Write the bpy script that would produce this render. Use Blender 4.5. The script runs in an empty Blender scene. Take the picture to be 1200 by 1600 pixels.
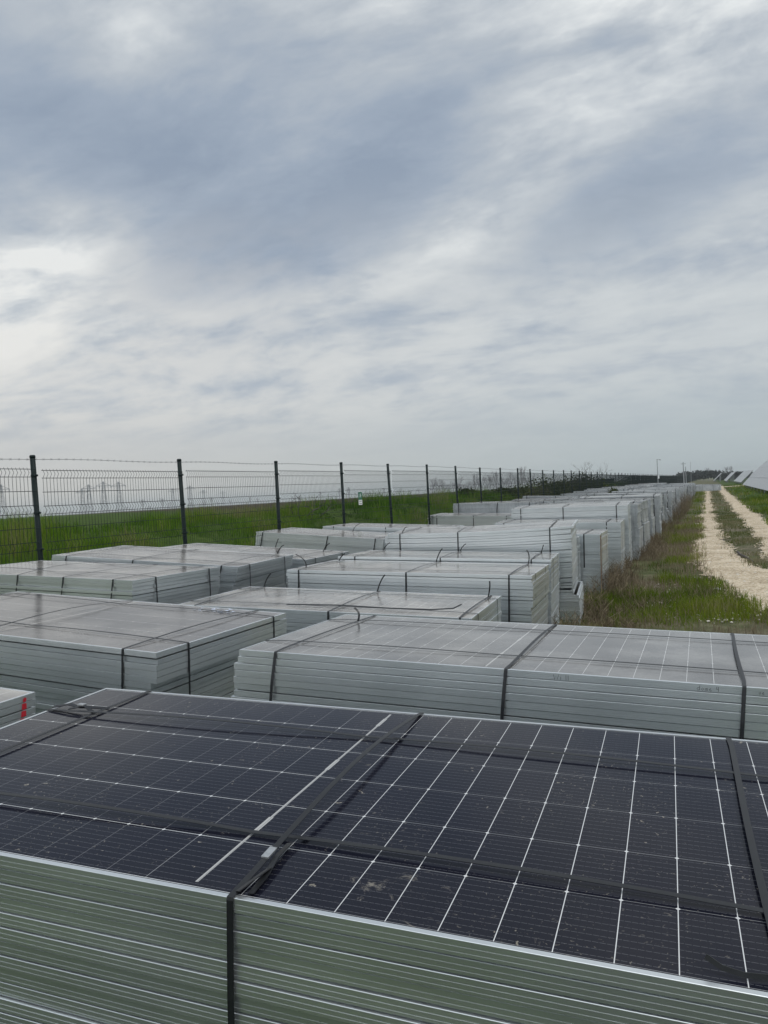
import bpy, math, random
import numpy as np
from mathutils import Matrix, Vector
R = math.radians
rng = np.random.default_rng(7)
random.seed(7)
SC = bpy.context.scene
COL = SC.collection

HAZE = .00032
# ------------------------------------------------------------------ helpers
def link(o, parent=None):
    COL.objects.link(o)
    if parent is not None:
        o.parent = parent
    return o

def tag(o, label=None, cat=None, group=None, kind=None):
    if label: o['label'] = label
    if cat: o['category'] = cat
    if group: o['group'] = group
    if kind: o['kind'] = kind
    return o

def empty(name, loc=(0, 0, 0), rot=None):
    o = bpy.data.objects.new(name, None)
    o.empty_display_size = 0.2
    m = Matrix.Translation(Vector(loc))
    if rot is not None:
        m = m @ rot.to_4x4()
    o.matrix_world = m
    return link(o)

class MB:
    """collects shapes, builds ONE mesh object"""
    def __init__(s): s.v = []; s.f = []; s.m = []; s.cur = 0
    def add(s, vs, fs):
        b = len(s.v); s.v += [tuple(map(float, p)) for p in vs]
        for f in fs:
            s.f.append(tuple(b + i for i in f)); s.m.append(s.cur)
    def box(s, c, d, rot=None):
        c = Vector(c); hx, hy, hz = d[0]/2, d[1]/2, d[2]/2
        P = [Vector((x, y, z)) for z in (-hz, hz) for y in (-hy, hy) for x in (-hx, hx)]
        if rot is not None: P = [rot @ p for p in P]
        s.add([c + p for p in P], [(0, 2, 3, 1), (4, 5, 7, 6), (0, 1, 5, 4), (2, 6, 7, 3), (0, 4, 6, 2), (1, 3, 7, 5)])
    def bar(s, a, b, w, d=None, up=(0, 0, 1)):
        a = Vector(a); b = Vector(b); t = (b - a)
        L = t.length
        if L < 1e-6: return
        t.normalize(); u = Vector(up)
        if abs(t.dot(u)) > .98: u = Vector((1, 0, 0))
        x = t.cross(u).normalized(); y = x.cross(t)
        d = d or w
        P = []
        for q in (a, b):
            for i, j in ((-1, -1), (1, -1), (1, 1), (-1, 1)):
                P.append(q + x*(i*w/2) + y*(j*d/2))
        s.add(P, [(3, 2, 1, 0), (4, 5, 6, 7), (0, 1, 5, 4), (1, 2, 6, 5), (2, 3, 7, 6), (3, 0, 4, 7)])
    def tube(s, pts, rad, n=6, cap=True):
        pts = [Vector(p) for p in pts]; k = len(pts)
        if not hasattr(rad, '__len__'): rad = [rad]*k
        b = len(s.v); ref = None
        for i, p in enumerate(pts):
            t = (pts[min(i+1, k-1)] - pts[max(i-1, 0)]).normalized()
            u = Vector((0, 0, 1)) if abs(t.z) < .9 else Vector((1, 0, 0))
            x = t.cross(u).normalized(); y = x.cross(t)
            for j in range(n):
                a = 2*math.pi*j/n
                q = p + x*(math.cos(a)*rad[i]) + y*(math.sin(a)*rad[i])
                s.v.append((q.x, q.y, q.z))
        for i in range(k-1):
            for j in range(n):
                s.f.append((b+i*n+j, b+i*n+(j+1) % n, b+(i+1)*n+(j+1) % n, b+(i+1)*n+j)); s.m.append(s.cur)
        if cap:
            s.f.append(tuple(b+j for j in reversed(range(n)))); s.m.append(s.cur)
            s.f.append(tuple(b+(k-1)*n+j for j in range(n))); s.m.append(s.cur)
    def ribbon(s, pts, side, w, t=.0012):
        """flat strap: pts path, side = width direction (one, or one per point)"""
        pts = [Vector(p) for p in pts]; k = len(pts)
        sides = [Vector(side)]*k if not hasattr(side[0], '__len__') else [Vector(q) for q in side]
        b = len(s.v)
        for i, p in enumerate(pts):
            tg = (pts[min(i+1, k-1)] - pts[max(i-1, 0)]).normalized()
            x = sides[i] - tg*sides[i].dot(tg); x.normalize()
            nn = x.cross(tg).normalized()
            for sx, sn in ((-1, -1), (1, -1), (1, 1), (-1, 1)):
                q = p + x*(sx*w/2) + nn*(sn*t/2)
                s.v.append((q.x, q.y, q.z))
        for i in range(k-1):
            for j in range(4):
                s.f.append((b+i*4+j, b+i*4+(j+1) % 4, b+i*4+4+(j+1) % 4, b+i*4+4+j)); s.m.append(s.cur)
        s.f.append((b+3, b+2, b+1, b)); s.m.append(s.cur)
        e = b+(k-1)*4; s.f.append((e, e+1, e+2, e+3)); s.m.append(s.cur)
    def mesh(s, name, mats, smooth=False):
        me = bpy.data.meshes.new(name)
        me.from_pydata(s.v, [], s.f)
        if not isinstance(mats, (list, tuple)): mats = [mats]
        for m in mats: me.materials.append(m)
        if len(mats) > 1: me.polygons.foreach_set('material_index', s.m)
        if smooth: me.polygons.foreach_set('use_smooth', [True]*len(s.f))
        me.update()
        return me
    def build(s, name, mats, parent=None, smooth=False):
        return link(bpy.data.objects.new(name, s.mesh(name, mats, smooth)), parent)

def np_mesh(name, V, loops, starts, totals, mat, attrs=None):
    me = bpy.data.meshes.new(name)
    me.vertices.add(len(V)); me.vertices.foreach_set('co', np.ascontiguousarray(V, np.float32).ravel())
    me.loops.add(len(loops)); me.loops.foreach_set('vertex_index', np.ascontiguousarray(loops, np.int32))
    me.polygons.add(len(starts)); me.polygons.foreach_set('loop_start', np.ascontiguousarray(starts, np.int32))
    try: me.polygons.foreach_set('loop_total', np.ascontiguousarray(totals, np.int32))
    except Exception: pass
    me.materials.append(mat)
    for k, a in (attrs or {}).items():
        at = me.attributes.new(k, 'FLOAT', 'POINT'); at.data.foreach_set('value', np.ascontiguousarray(a, np.float32))
    me.update(calc_edges=True); me.validate()
    return me

# numpy value noise
_H = np.random.default_rng(3).random((256, 256))
def vnoise(x, y):
    x = np.asarray(x, float); y = np.asarray(y, float)
    xi = np.floor(x).astype(int); yi = np.floor(y).astype(int)
    fx = x-xi; fy = y-yi; fx = fx*fx*(3-2*fx); fy = fy*fy*(3-2*fy)
    a = _H[xi & 255, yi & 255]; b = _H[(xi+1) & 255, yi & 255]; c = _H[xi & 255, (yi+1) & 255]; d = _H[(xi+1) & 255, (yi+1) & 255]
    return (a*(1-fx)+b*fx)*(1-fy)+(c*(1-fx)+d*fx)*fy
def fbm(x, y, o=4):
    r = 0; a = .5; t = 0
    for i in range(o):
        r = r+a*vnoise(x*2**i+17*i, y*2**i+31*i); t += a; a *= .5
    return r/t
def sstep(a, b, x):
    t = np.clip((np.asarray(x, float)-a)/(b-a), 0, 1); return t*t*(3-2*t)

# ------------------------------------------------------------------ camera
F = 1200.0; EYE = 1.7
CX = Vector((0.91883969, 0.39079312, -0.0549032))     # camera right
CY = Vector((0.0417231, 0.04214436, 0.99823997))      # camera up
CZ = Vector((0.39241918, -0.91951323, 0.02241881))    # camera back
cam = bpy.data.cameras.new('camera'); camo = link(bpy.data.objects.new('camera', cam))
camo.matrix_world = Matrix(((CX.x, CY.x, CZ.x, 0), (CX.y, CY.y, CZ.y, 0), (CX.z, CY.z, CZ.z, EYE), (0, 0, 0, 1)))
cam.sensor_fit = 'VERTICAL'; cam.sensor_height = 24; cam.lens = 24*F/1600
cam.clip_start = .05; cam.clip_end = 9000
SC.camera = camo

def bearing(px):
    """unit ground direction for a picture column near the horizon"""
    d = CX*((px-600)/F) - CY*((770-800)/F) - CZ
    d.z = 0; return d.normalized()
def far_at(px, dist):
    d = bearing(px); return d.x*dist, d.y*dist

# ------------------------------------------------------------------ node helpers
class NT:
    def __init__(s, tree): s.t = tree; s.n = tree.nodes; s.l = tree.links
    def new(s, typ, **kw):
        n = s.n.new(typ)
        for k, v in kw.items(): setattr(n, k, v)
        return n
    def put(s, sock, v):
        if v is None: return
        if hasattr(v, 'is_output') or isinstance(v, bpy.types.NodeSocket): s.l.new(v, sock)
        else:
            if isinstance(v, (tuple, list)) and len(v) == 3 and sock.type == 'RGBA': v = (*v, 1)
            sock.default_value = v
    def math(s, op, a, b=None, c=None, clamp=False):
        n = s.new('ShaderNodeMath', operation=op, use_clamp=clamp)
        for i, v in enumerate((a, b, c)): s.put(n.inputs[i], v) if v is not None else None
        return n.outputs[0]
    def vmath(s, op, a, b=None):
        n = s.new('ShaderNodeVectorMath', operation=op)
        s.put(n.inputs[0], a)
        if b is not None: s.put(n.inputs[1], b)
        return n.outputs['Value'] if op in ('DOT_PRODUCT', 'LENGTH', 'DISTANCE') else n.outputs[0]
    def mix(s, f, a, b):
        n = s.new('ShaderNodeMix', data_type='RGBA'); s.put(n.inputs[0], f); s.put(n.inputs[6], a); s.put(n.inputs[7], b)
        return n.outputs[2]
    def mixf(s, f, a, b):
        n = s.new('ShaderNodeMix', data_type='FLOAT'); s.put(n.inputs[0], f); s.put(n.inputs[2], a); s.put(n.inputs[3], b)
        return n.outputs[0]
    def noise(s, vec, scale, detail=4, rough=.55, dist=0., out='Fac'):
        n = s.new('ShaderNodeTexNoise'); s.put(n.inputs['Vector'], vec)
        n.inputs['Scale'].default_value = scale; n.inputs['Detail'].default_value = detail
        n.inputs['Roughness'].default_value = rough; n.inputs['Distortion'].default_value = dist
        return n.outputs[out]
    def voro(s, vec, scale, out='Distance', feature='F1'):
        n = s.new('ShaderNodeTexVoronoi', feature=feature); s.put(n.inputs['Vector'], vec); n.inputs['Scale'].default_value = scale
        return n.outputs[out]
    def rng(s, v, a, b, c=0., d=1., smooth=True):
        n = s.new('ShaderNodeMapRange', interpolation_type='SMOOTHSTEP' if smooth else 'LINEAR')
        for i, q in enumerate((v, a, b, c, d)): s.put(n.inputs[i], q)
        return n.outputs[0]
    def ramp(s, v, stops):
        n = s.new('ShaderNodeValToRGB'); cr = n.color_ramp
        while len(cr.elements) > 1: cr.elements.remove(cr.elements[-1])
        cr.elements[0].position = stops[0][0]; cr.elements[0].color = (*stops[0][1], 1)
        for p, c in stops[1:]:
            e = cr.elements.new(p); e.color = (*c, 1)
        s.put(n.inputs[0], v); return n.outputs[0]
    def mapping(s, vec, scale=(1, 1, 1), loc=(0, 0, 0), rot=(0, 0, 0)):
        n = s.new('ShaderNodeMapping'); s.put(n.inputs[0], vec)
        n.inputs['Location'].default_value = loc; n.inputs['Rotation'].default_value = rot; n.inputs['Scale'].default_value = scale
        return n.outputs[0]
    def xyz(s, vec):
        n = s.new('ShaderNodeSeparateXYZ'); s.put(n.inputs[0], vec); return n.outputs
    def comb(s, x, y, z):
        n = s.new('ShaderNodeCombineXYZ')
        for i, v in enumerate((x, y, z)): s.put(n.inputs[i], v)
        return n.outputs[0]

def material(name):
    m = bpy.data.materials.new(name); m.use_nodes = True
    t = NT(m.node_tree); bs = m.node_tree.nodes['Principled BSDF']
    return m, t, bs
def bump(t, bs, h, strength=.3, dist=.01):
    n = t.new('ShaderNodeBump'); n.inputs['Strength'].default_value = strength; n.inputs['Distance'].default_value = dist
    t.put(n.inputs['Height'], h); t.l.new(n.outputs[0], bs.inputs['Normal'])
def obj_co(t): return t.new('ShaderNodeTexCoord').outputs['Object']
def geo_co(t): return t.new('ShaderNodeNewGeometry').outputs['Position']
def simple(name, col, rough=.6, metal=0., var=.15, scale=8., spec=.5):
    m, t, bs = material(name)
    co = geo_co(t); n = t.noise(co, scale, 5)
    a = tuple(c*(1-var) for c in col); b = tuple(min(1, c*(1+var)) for c in col)
    t.put(bs.inputs['Base Color'], t.mix(n, a, b))
    bs.inputs['Roughness'].default_value = rough; bs.inputs['Metallic'].default_value = metal
    bs.inputs['Specular IOR Level'].default_value = spec
    return m

# ------------------------------------------------------------------ materials
def mat_alu():
    m, t, bs = material('anodised_aluminium')
    co = obj_co(t); gp = geo_co(t)
    n1 = t.noise(gp, 3.0, 5, .6); n2 = t.noise(t.mapping(gp, (1.5, 1.5, 60)), 4, 3)
    oi = t.new('ShaderNodeObjectInfo').outputs['Random']
    v = t.math('ADD', t.math('MULTIPLY', n1, .4), t.math('ADD', t.math('MULTIPLY', n2, .08), t.math('MULTIPLY', oi, .3)))
    t.put(bs.inputs['Base Color'], t.ramp(v, [(.25, (.66, .69, .70)), (.75, (.82, .85, .855))]))
    bs.inputs['Metallic'].default_value = .86
    t.put(bs.inputs['Roughness'], t.rng(n1, .2, .8, .28, .33))
    return m

def mat_alu_far():
    m, t, bs = material('weathered_aluminium')
    gp = geo_co(t)
    n1 = t.noise(gp, 2.0, 5, .6); n2 = t.noise(t.mapping(gp, (9, 9, 1.2)), 3, 4, .7)
    v = t.math('ADD', t.math('MULTIPLY', n1, .5), t.math('MULTIPLY', n2, .5))
    t.put(bs.inputs['Base Color'], t.ramp(v, [(.34, (.26, .275, .28)), (.5, (.47, .49, .50)), (.66, (.62, .64, .64))]))
    bs.inputs['Metallic'].default_value = .7; bs.inputs['Roughness'].default_value = .5
    return m

CP = .0922; RP = .1835
def mat_glass(name, dust=.25, spots=1.0, fc=(1, 1), fl=(.3, .3), film_col=(.27, .255, .235), spec=.4):
    m, t, bs = material(name)
    co = obj_co(t); X, Y, Z = t.xyz(co)
    oi = t.new('ShaderNodeObjectInfo').outputs['Random']
    au = t.math('SUBTRACT', t.math('ABSOLUTE', X), .012)
    # distance to the nearest gap across and along the module
    fu = t.math('SUBTRACT', au, t.math('MULTIPLY', t.math('ROUND', t.math('DIVIDE', au, CP)), CP)); du = t.math('ABSOLUTE', fu)
    fv = t.math('SUBTRACT', Y, t.math('MULTIPLY', t.math('ROUND', t.math('DIVIDE', Y, RP)), RP)); dv = t.math('ABSOLUTE', fv)
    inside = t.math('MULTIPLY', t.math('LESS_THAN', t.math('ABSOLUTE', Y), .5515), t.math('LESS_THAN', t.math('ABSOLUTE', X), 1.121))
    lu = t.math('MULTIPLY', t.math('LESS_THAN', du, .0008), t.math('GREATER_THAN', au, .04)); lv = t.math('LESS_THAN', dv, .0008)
    lu = t.math('MULTIPLY', lu, t.rng(X, -.25, .25, *fc)); lv = t.math('MULTIPLY', lv, t.rng(X, -.05, .35, *fl))  # line strength fades along the module, mimicking angle-dependent reflection in the colour
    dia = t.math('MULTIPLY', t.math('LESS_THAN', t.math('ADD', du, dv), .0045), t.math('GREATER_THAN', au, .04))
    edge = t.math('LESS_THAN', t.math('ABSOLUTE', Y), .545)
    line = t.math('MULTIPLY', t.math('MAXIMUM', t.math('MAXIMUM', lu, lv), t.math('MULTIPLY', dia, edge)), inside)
    # busbars run along the module, ten to a cell
    bb = t.math('ABSOLUTE', t.math('SUBTRACT', t.math('FRACT', t.math('DIVIDE', Y, RP/10)), .5))
    bus = t.math('MULTIPLY', t.math('LESS_THAN', bb, .028), inside)
    dash = t.math('LESS_THAN', t.math('FRACT', t.math('DIVIDE', X, .0115)), .86)
    bus = t.math('MULTIPLY', bus, dash)
    # ribbon down the middle
    cen = t.math('LESS_THAN', t.math('ABSOLUTE', X), .0032)
    seg = t.math('MULTIPLY', t.math('LESS_THAN', t.math('ABSOLUTE', X), .0055),
                 t.math('LESS_THAN', t.math('ABSOLUTE', t.math('SUBTRACT', t.math('FRACT', t.math('ADD', t.math('DIVIDE', Y, RP*2), .27)), .5)), .1))
    cin = t.math('LESS_THAN', t.math('ABSOLUTE', Y), .535)
    cenm = t.math('MULTIPLY', t.math('MAXIMUM', cen, seg), cin)
    slit = t.math('LESS_THAN', t.math('ABSOLUTE', t.math('SUBTRACT', X, .0012)), .0007)
    cellr = t.new('ShaderNodeTexWhiteNoise', noise_dimensions='2D')
    t.put(cellr.inputs['Vector'], t.comb(t.math('FLOOR', t.math('DIVIDE', X, CP)), t.math('FLOOR', t.math('DIVIDE', Y, RP)), 0))
    cell = t.mix(cellr.outputs[0], (.0045, .006, .014), (.0065, .0075, .016))
    finger = t.math('LESS_THAN', t.math('FRACT', t.math('DIVIDE', X, .0013)), .1)
    cell = t.mix(t.math('MULTIPLY', finger, .1), cell, (.04, .04, .045))
    c = t.mix(t.math('MULTIPLY', bus, .5), cell, (.17, .175, .19))
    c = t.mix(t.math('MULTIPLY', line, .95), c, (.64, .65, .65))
    ribbon = t.mix(slit, (.42, .42, .41), (.18, .18, .18))
    c = t.mix(cenm, c, ribbon)
    # dust film, dried splashes, specks
    wc = t.vmath('ADD', co, t.comb(t.math('MULTIPLY', oi, 37.), t.math('MULTIPLY', oi, 11.), 0))
    d1 = t.noise(wc, 2.2, 6, .62); d2 = t.noise(wc, 38., 5, .7)
    film = t.math('MULTIPLY', t.rng(d1, .3, .75, .35, 1.), t.rng(d2, .25, .8, .8, 1.))
    wn = t.new('ShaderNodeTexNoise'); t.put(wn.inputs[0], wc); wn.inputs['Scale'].default_value = 45.; wn.inputs['Detail'].default_value = 4
    wv = t.vmath('SUBTRACT', wn.outputs['Color'], (.5, .5, .5)); t.n.active = None
    wsc = t.new('ShaderNodeVectorMath', operation='SCALE'); t.put(wsc.inputs[0], wv); wsc.inputs['Scale'].default_value = .05
    wd = t.vmath('ADD', wc, wsc.outputs[0])
    fine = t.math('MULTIPLY', t.math('LESS_THAN', t.voro(wd, 70.), .15), t.rng(d1, .42, .6, .0, 1.))
    sp = t.math('MULTIPLY', t.math('LESS_THAN', t.math('ADD', t.voro(wd, 24.), t.math('MULTIPLY', d2, .2)), .195), t.rng(t.noise(wc, 6., 3), .5, .62))
    sm = t.math('MULTIPLY', t.rng(t.noise(t.mapping(wc, (1, 1, 1)), 13., 6, .75, 1.2), .62, .72), t.rng(t.noise(wc, 1.7, 2), .5, .62))
    dirt = t.math('MAXIMUM', t.math('MULTIPLY', fine, .42), t.math('MAXIMUM', t.math('MULTIPLY', sp, .55), t.math('MULTIPLY', sm, .5)))
    dirt = t.math('MULTIPLY', dirt, spots)
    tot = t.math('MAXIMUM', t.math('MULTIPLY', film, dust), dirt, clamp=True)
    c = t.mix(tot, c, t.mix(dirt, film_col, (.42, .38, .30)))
    t.put(bs.inputs['Base Color'], c)
    t.put(bs.inputs['Roughness'], t.math('ADD', .10, t.math('MULTIPLY', tot, .22), clamp=True))
    bs.inputs['IOR'].default_value = 1.45; bs.inputs['Specular IOR Level'].default_value = spec
    bump(t, bs, t.noise(co, 420., 2), .05, .001)
    return m

def mat_tinted(name, stops, rough=.7, sub=0.):
    """plants: colour picked by the per-blade 'tint' value"""
    m, t, bs = material(name)
    at = t.new('ShaderNodeAttribute', attribute_name='tint').outputs['Fac']
    c = t.ramp(at, stops)
    t.put(bs.inputs['Base Color'], c); bs.inputs['Roughness'].default_value = rough
    bs.inputs['Specular IOR Level'].default_value = .1
    tr = t.new('ShaderNodeBsdfTranslucent'); t.put(tr.inputs[0], c)
    mx = t.new('ShaderNodeMixShader'); mx.inputs[0].default_value = .3
    out = t.n['Material Output']
    t.l.new(bs.outputs[0], mx.inputs[1]); t.l.new(tr.outputs[0], mx.inputs[2]); t.l.new(mx.outputs[0], out.inputs[0])
    return m

def mat_ground():
    m, t, bs = material('ground_soil')
    P = geo_co(t); X, Y, Z = t.xyz(P)
    n = t.noise(P, .35, 6, .6); n2 = t.noise(P, 2.6, 6, .65); n3 = t.noise(P, 24, 5, .7)
    green = t.ramp(t.math('ADD', t.math('MULTIPLY', n2, .6), t.math('MULTIPLY', n3, .4)), [(.3, (.022, .038, .009)), (.55, (.05, .085, .014)), (.72, (.10, .115, .035))])
    dry = t.ramp(t.math('ADD', t.math('MULTIPLY', n2, .5), t.math('MULTIPLY', n3, .5)), [(.3, (.06, .05, .035)), (.5, (.14, .12, .085)), (.7, (.26, .225, .17))])
    soil = t.ramp(n3, [(.3, (.028, .023, .015)), (.7, (.07, .058, .038))])
    # dry, stony verge by the stack ends and along the road; green beyond
    xx = t.math('ADD', X, t.math('MULTIPLY', t.math('SUBTRACT', n, .5), 2.2))
    verge = t.math('MULTIPLY', t.rng(X, -8., -7.2), t.rng(xx, 2.5, 1.7))
    mott = t.rng(n, .42, .6)
    verge = t.math('MULTIPLY', verge, t.mixf(mott, .35, .95))
    verge = t.math('MULTIPLY', verge, t.rng(Y, 3.8, 5.0))
    c = t.mix(verge, green, dry)
    plough = t.rng(t.math('ADD', X, t.math('MULTIPLY', t.math('SUBTRACT', n, .5), 14.)), -16., -21.)
    plough = t.math('MULTIPLY', plough, t.rng(t.math('ADD', Y, t.math('MULTIPLY', X, .95)), 6., 22.))
    c = t.mix(plough, c, soil)
    t.put(bs.inputs['Base Color'], c); bs.inputs['Roughness'].default_value = .95
    bs.inputs['Specular IOR Level'].default_value = .1
    bump(t, bs, n3, .6, .03)
    return m

def mat_gravel():
    m, t, bs = material('pale_gravel')
    P = geo_co(t); n = t.noise(P, 1.3, 6, .65); n3 = t.noise(P, 14, 6, .8); v = t.voro(P, 42., 'Color'); vd = t.voro(P, 42.)
    s = t.xyz(v)[0]
    base = t.ramp(t.math('ADD', t.math('MULTIPLY', n, .42), t.math('ADD', t.math('MULTIPLY', n3, .38), t.math('MULTIPLY', s, .2))),
                  [(.32, (.16, .12, .075)), (.43, (.38, .305, .21)), (.54, (.56, .47, .345)), (.68, (.78, .70, .56))])
    t.put(bs.inputs['Base Color'], base); bs.inputs['Roughness'].default_value = .95
    bs.inputs['Specular IOR Level'].default_value = .15
    bump(t, bs, t.math('SUBTRACT', t.math('MULTIPLY', n3, .6), t.math('MULTIPLY', vd, .6)), .9, .02)
    return m

M = {}
M['alu'] = mat_alu(); M['alu_far'] = mat_alu_far()
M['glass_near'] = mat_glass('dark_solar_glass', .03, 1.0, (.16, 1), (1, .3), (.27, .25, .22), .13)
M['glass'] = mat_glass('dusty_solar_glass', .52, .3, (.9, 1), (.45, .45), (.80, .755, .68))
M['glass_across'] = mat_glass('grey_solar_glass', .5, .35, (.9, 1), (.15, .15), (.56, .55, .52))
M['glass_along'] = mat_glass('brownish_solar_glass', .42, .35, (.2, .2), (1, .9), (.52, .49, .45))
M['strap'] = simple('black_strap_plastic', (.010, .011, .013), .45, 0, .3, 60, .45)
M['seal'] = simple('steel_seal', (.55, .56, .56), .4, .9, .3, 200)
M['post'] = simple('dark_green_coat', (.006, .014, .014), .55, 0, .2, 30, .25)
M['wire'] = simple('green_wire_coat', (.010, .018, .018), .6, 0, .2, 30, .25)
M['barb'] = simple('galvanised_wire', (.22, .23, .24), .5, .6, .2, 60)
M['ground'] = mat_ground(); M['gravel'] = mat_gravel()
M['grass'] = mat_tinted('meadow_grass', [(0, (.03, .045, .010)), (.35, (.07, .10, .018)), (.7, (.11, .125, .035)), (.9, (.17, .165, .07)), (1, (.25, .22, .13))])
M['lush'] = mat_tinted('lush_grass', [(0, (.014, .034, .003)), (.3, (.038, .095, .004)), (.7, (.095, .19, .009)), (.92, (.15, .19, .028)), (1, (.22, .21, .10))])
M['verge'] = mat_tinted('yellowish_grass', [(0, (.02, .036, .003)), (.3, (.062, .102, .004)), (.7, (.135, .205, .008)), (.92, (.19, .21, .028)), (1, (.26, .24, .11))])
M['dry'] = mat_tinted('dry_weed_stems', [(0, (.09, .068, .042)), (.5, (.2, .158, .105)), (.85, (.31, .255, .17)), (1, (.4, .34, .23))])
M['leaf'] = mat_tinted('bush_leaves', [(0, (.016, .024, .008)), (.5, (.045, .06, .016)), (1, (.11, .115, .035))])
M['hedge'] = mat_tinted('hedge_twigs', [(0, (.04, .05, .048)), (1, (.085, .095, .09))])  # twigs greyed lighter, distance haze painted into the tint
M['bark'] = simple('grey_bark', (.075, .066, .06), .9, 0, .3, 12)
M['faraway_bark'] = simple('hazed_twig_bark', (.22, .215, .22), .9, 0, .2, 2)  # bark paled: the haze of distance is put into its colour
M['steel'] = simple('grey_galvanised_steel', (.30, .31, .32), .5, .3, .15, 4)
M['stone'] = simple('limestone', (.58, .54, .47), .9, 0, .2, 40)
M['white'] = simple('white_plate', (.78, .79, .77), .5, 0, .04, 20)
M['signgreen'] = simple('safety_green', (.006, .13, .07), .45, 0, .08, 20)
M['ink'] = simple('grey_marker_ink', (.11, .12, .125), .8, 0, .3, 400)
M['red'] = simple('red_spray_paint', (.42, .012, .025), .6, 0, .35, 120)
M['table_glass'] = simple('dust_and_sky_array_glass', (.36, .365, .37), .35, 0, .08, 1.2)  # base paled for dust and for the sky reflected in the glass
M['rust'] = simple('rusty_steel', (.19, .13, .085), .8, .2, .45, 20)
M['shard'] = simple('shattered_glass', (.55, .60, .72), .25, 0, .3, 300)

# ------------------------------------------------------------------ sky and sun
SUN_EL = R(60); SUN_AZ = R(105)      # azimuth measured from +Y (down the road) towards +X
SC.world = bpy.data.worlds.new('World'); SC.world.use_nodes = True
wt = NT(SC.world.node_tree)
bg = SC.world.node_tree.nodes['Background']
sky = wt.new('ShaderNodeTexSky', sky_type='NISHITA'); sky.sun_disc = False
sky.sun_elevation = SUN_EL; sky.sun_rotation = SUN_AZ; sky.dust_density = 3.0; sky.altitude = 100
D = wt.vmath('NORMALIZE', wt.new('ShaderNodeTexCoord').outputs['Generated'])
dx, dy, dz = wt.xyz(D)
az = wt.math('MULTIPLY', wt.math('ARCTAN2', dx, dy), 180/math.pi)        # degrees, 0 = down the road
el = wt.math('MULTIPLY', wt.math('ARCSINE', dz), 180/math.pi)
den = wt.math('ADD', wt.math('MAXIMUM', dz, 0.), .24)
pl = wt.comb(wt.math('DIVIDE', dx, den), wt.math('DIVIDE', dy, den), 0)   # cloud deck overhead
warp = wt.new('ShaderNodeTexNoise'); wt.put(warp.inputs[0], pl); warp.inputs['Scale'].default_value = 1.1; warp.inputs['Detail'].default_value = 4
pw = wt.vmath('ADD', pl, wt.vmath('SCALE', wt.vmath('SUBTRACT', warp.outputs['Color'], (.5, .5, .5))))
wt.n[-1]
sc_node = [n for n in wt.n if n.bl_idname == 'ShaderNodeVectorMath' and n.operation == 'SCALE'][-1]
sc_node.inputs['Scale'].default_value = .35
pr = wt.mapping(pw, (1.0, 1.0, 1), (-14.3, 8.8, 0), (0, 0, R(0)))
big = wt.noise(wt.mapping(pr, (.8, 1.15, 1)), 1.0, 6, .52)
mid = wt.noise(wt.mapping(pr, (1.0, 1.35, 1)), 3.2, 9, .6, .0)
fine_ = wt.noise(wt.mapping(pr, (1.0, 1.7, 1)), 9., 8, .6, .0)
rip = wt.noise(wt.mapping(pr, (1.5, 4.5, 1), (0, 0, 0), (0, 0, R(14))), 3.4, 7, .6, .0)
def az_el(px, py):
    d = (CX*((px-600)/F) - CY*((py-800)/F) - CZ).normalized()
    return math.degrees(math.atan2(d.x, d.y)), math.degrees(math.asin(d.z))
def blob(px, py, wa, we, rot, amp):
    """soft patch in the cloud deck at an azimuth / elevation, sizes in degrees"""
    a0, e0 = az_el(px, py); c, s_ = math.cos(R(rot)), math.sin(R(rot))
    da = wt.math('MULTIPLY', wt.math('SUBTRACT', az, a0), math.cos(R(e0))); de = wt.math('SUBTRACT', el, e0)
    u = wt.math('DIVIDE', wt.math('ADD', wt.math('MULTIPLY', da, c), wt.math('MULTIPLY', de, s_)), wa)
    v = wt.math('DIVIDE', wt.math('SUBTRACT', wt.math('MULTIPLY', de, c), wt.math('MULTIPLY', da, s_)), we)
    q = wt.math('ADD', wt.math('MULTIPLY', u, u), wt.math('MULTIPLY', v, v))
    return wt.math('MULTIPLY', wt.math('EXPONENT', wt.math('MULTIPLY', q, -1.)), amp)
blobs = [  # bright breaks (+) and slate bellies (-)
    (960, 40, 14, 7, 20, .32), (620, 10, 9, 4, 0, .25), (1190, 140, 6, 5, 0, .22), (230, 70, 5, 4, -40, .24), (420, 230, 7, 3, 35, .26),
    (30, 450, 8, 4.5, 30, .45), (120, 380, 6, 3, 20, .2), (690, 400, 9, 3, 25, .30), (330, 490, 13, 1.6, 8, .20), (1150, 370, 6, 3, 10, .14), (830, 490, 9, 3, 15, .1),
    (90, 220, 11, 6, 0, -.36), (330, 300, 9, 6, 40, -.26), (560, 270, 11, 5, 30, -.36), (700, 160, 8, 4, 40, -.26), (400, 410, 10, 3.5, 15, -.26),
    (980, 300, 12, 4.5, 15, -.34), (880, 380, 6, 2, 20, -.16), (420, 140, 8, 5, 30, -.18), (1130, 230, 8, 4, 15, -.2), (640, 460, 5, 1.5, 20, -.16), (420, 510, 5, 1.0, 10, -.14)]
tot = None
for b in blobs:
    q = blob(*b); tot = q if tot is None else wt.math('ADD', tot, q)
upw = wt.rng(el, 4., 20.)
tex = wt.math('ADD', wt.math('MULTIPLY', wt.math('SUBTRACT', big, .5), .4), wt.math('ADD', wt.math('ADD', wt.math('MULTIPLY', wt.math('SUBTRACT', mid, .5), 1.1), wt.math('MULTIPLY', wt.math('SUBTRACT', fine_, .5), .6)), wt.math('MULTIPLY', wt.math('SUBTRACT', rip, .5), .25)))
tex = wt.math('MULTIPLY', tex, wt.mixf(upw, .3, .85))
tot = wt.math('MULTIPLY', tot, wt.math('ADD', .25, wt.math('MULTIPLY', wt.rng(mid, .28, .72), 1.35)))
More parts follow.
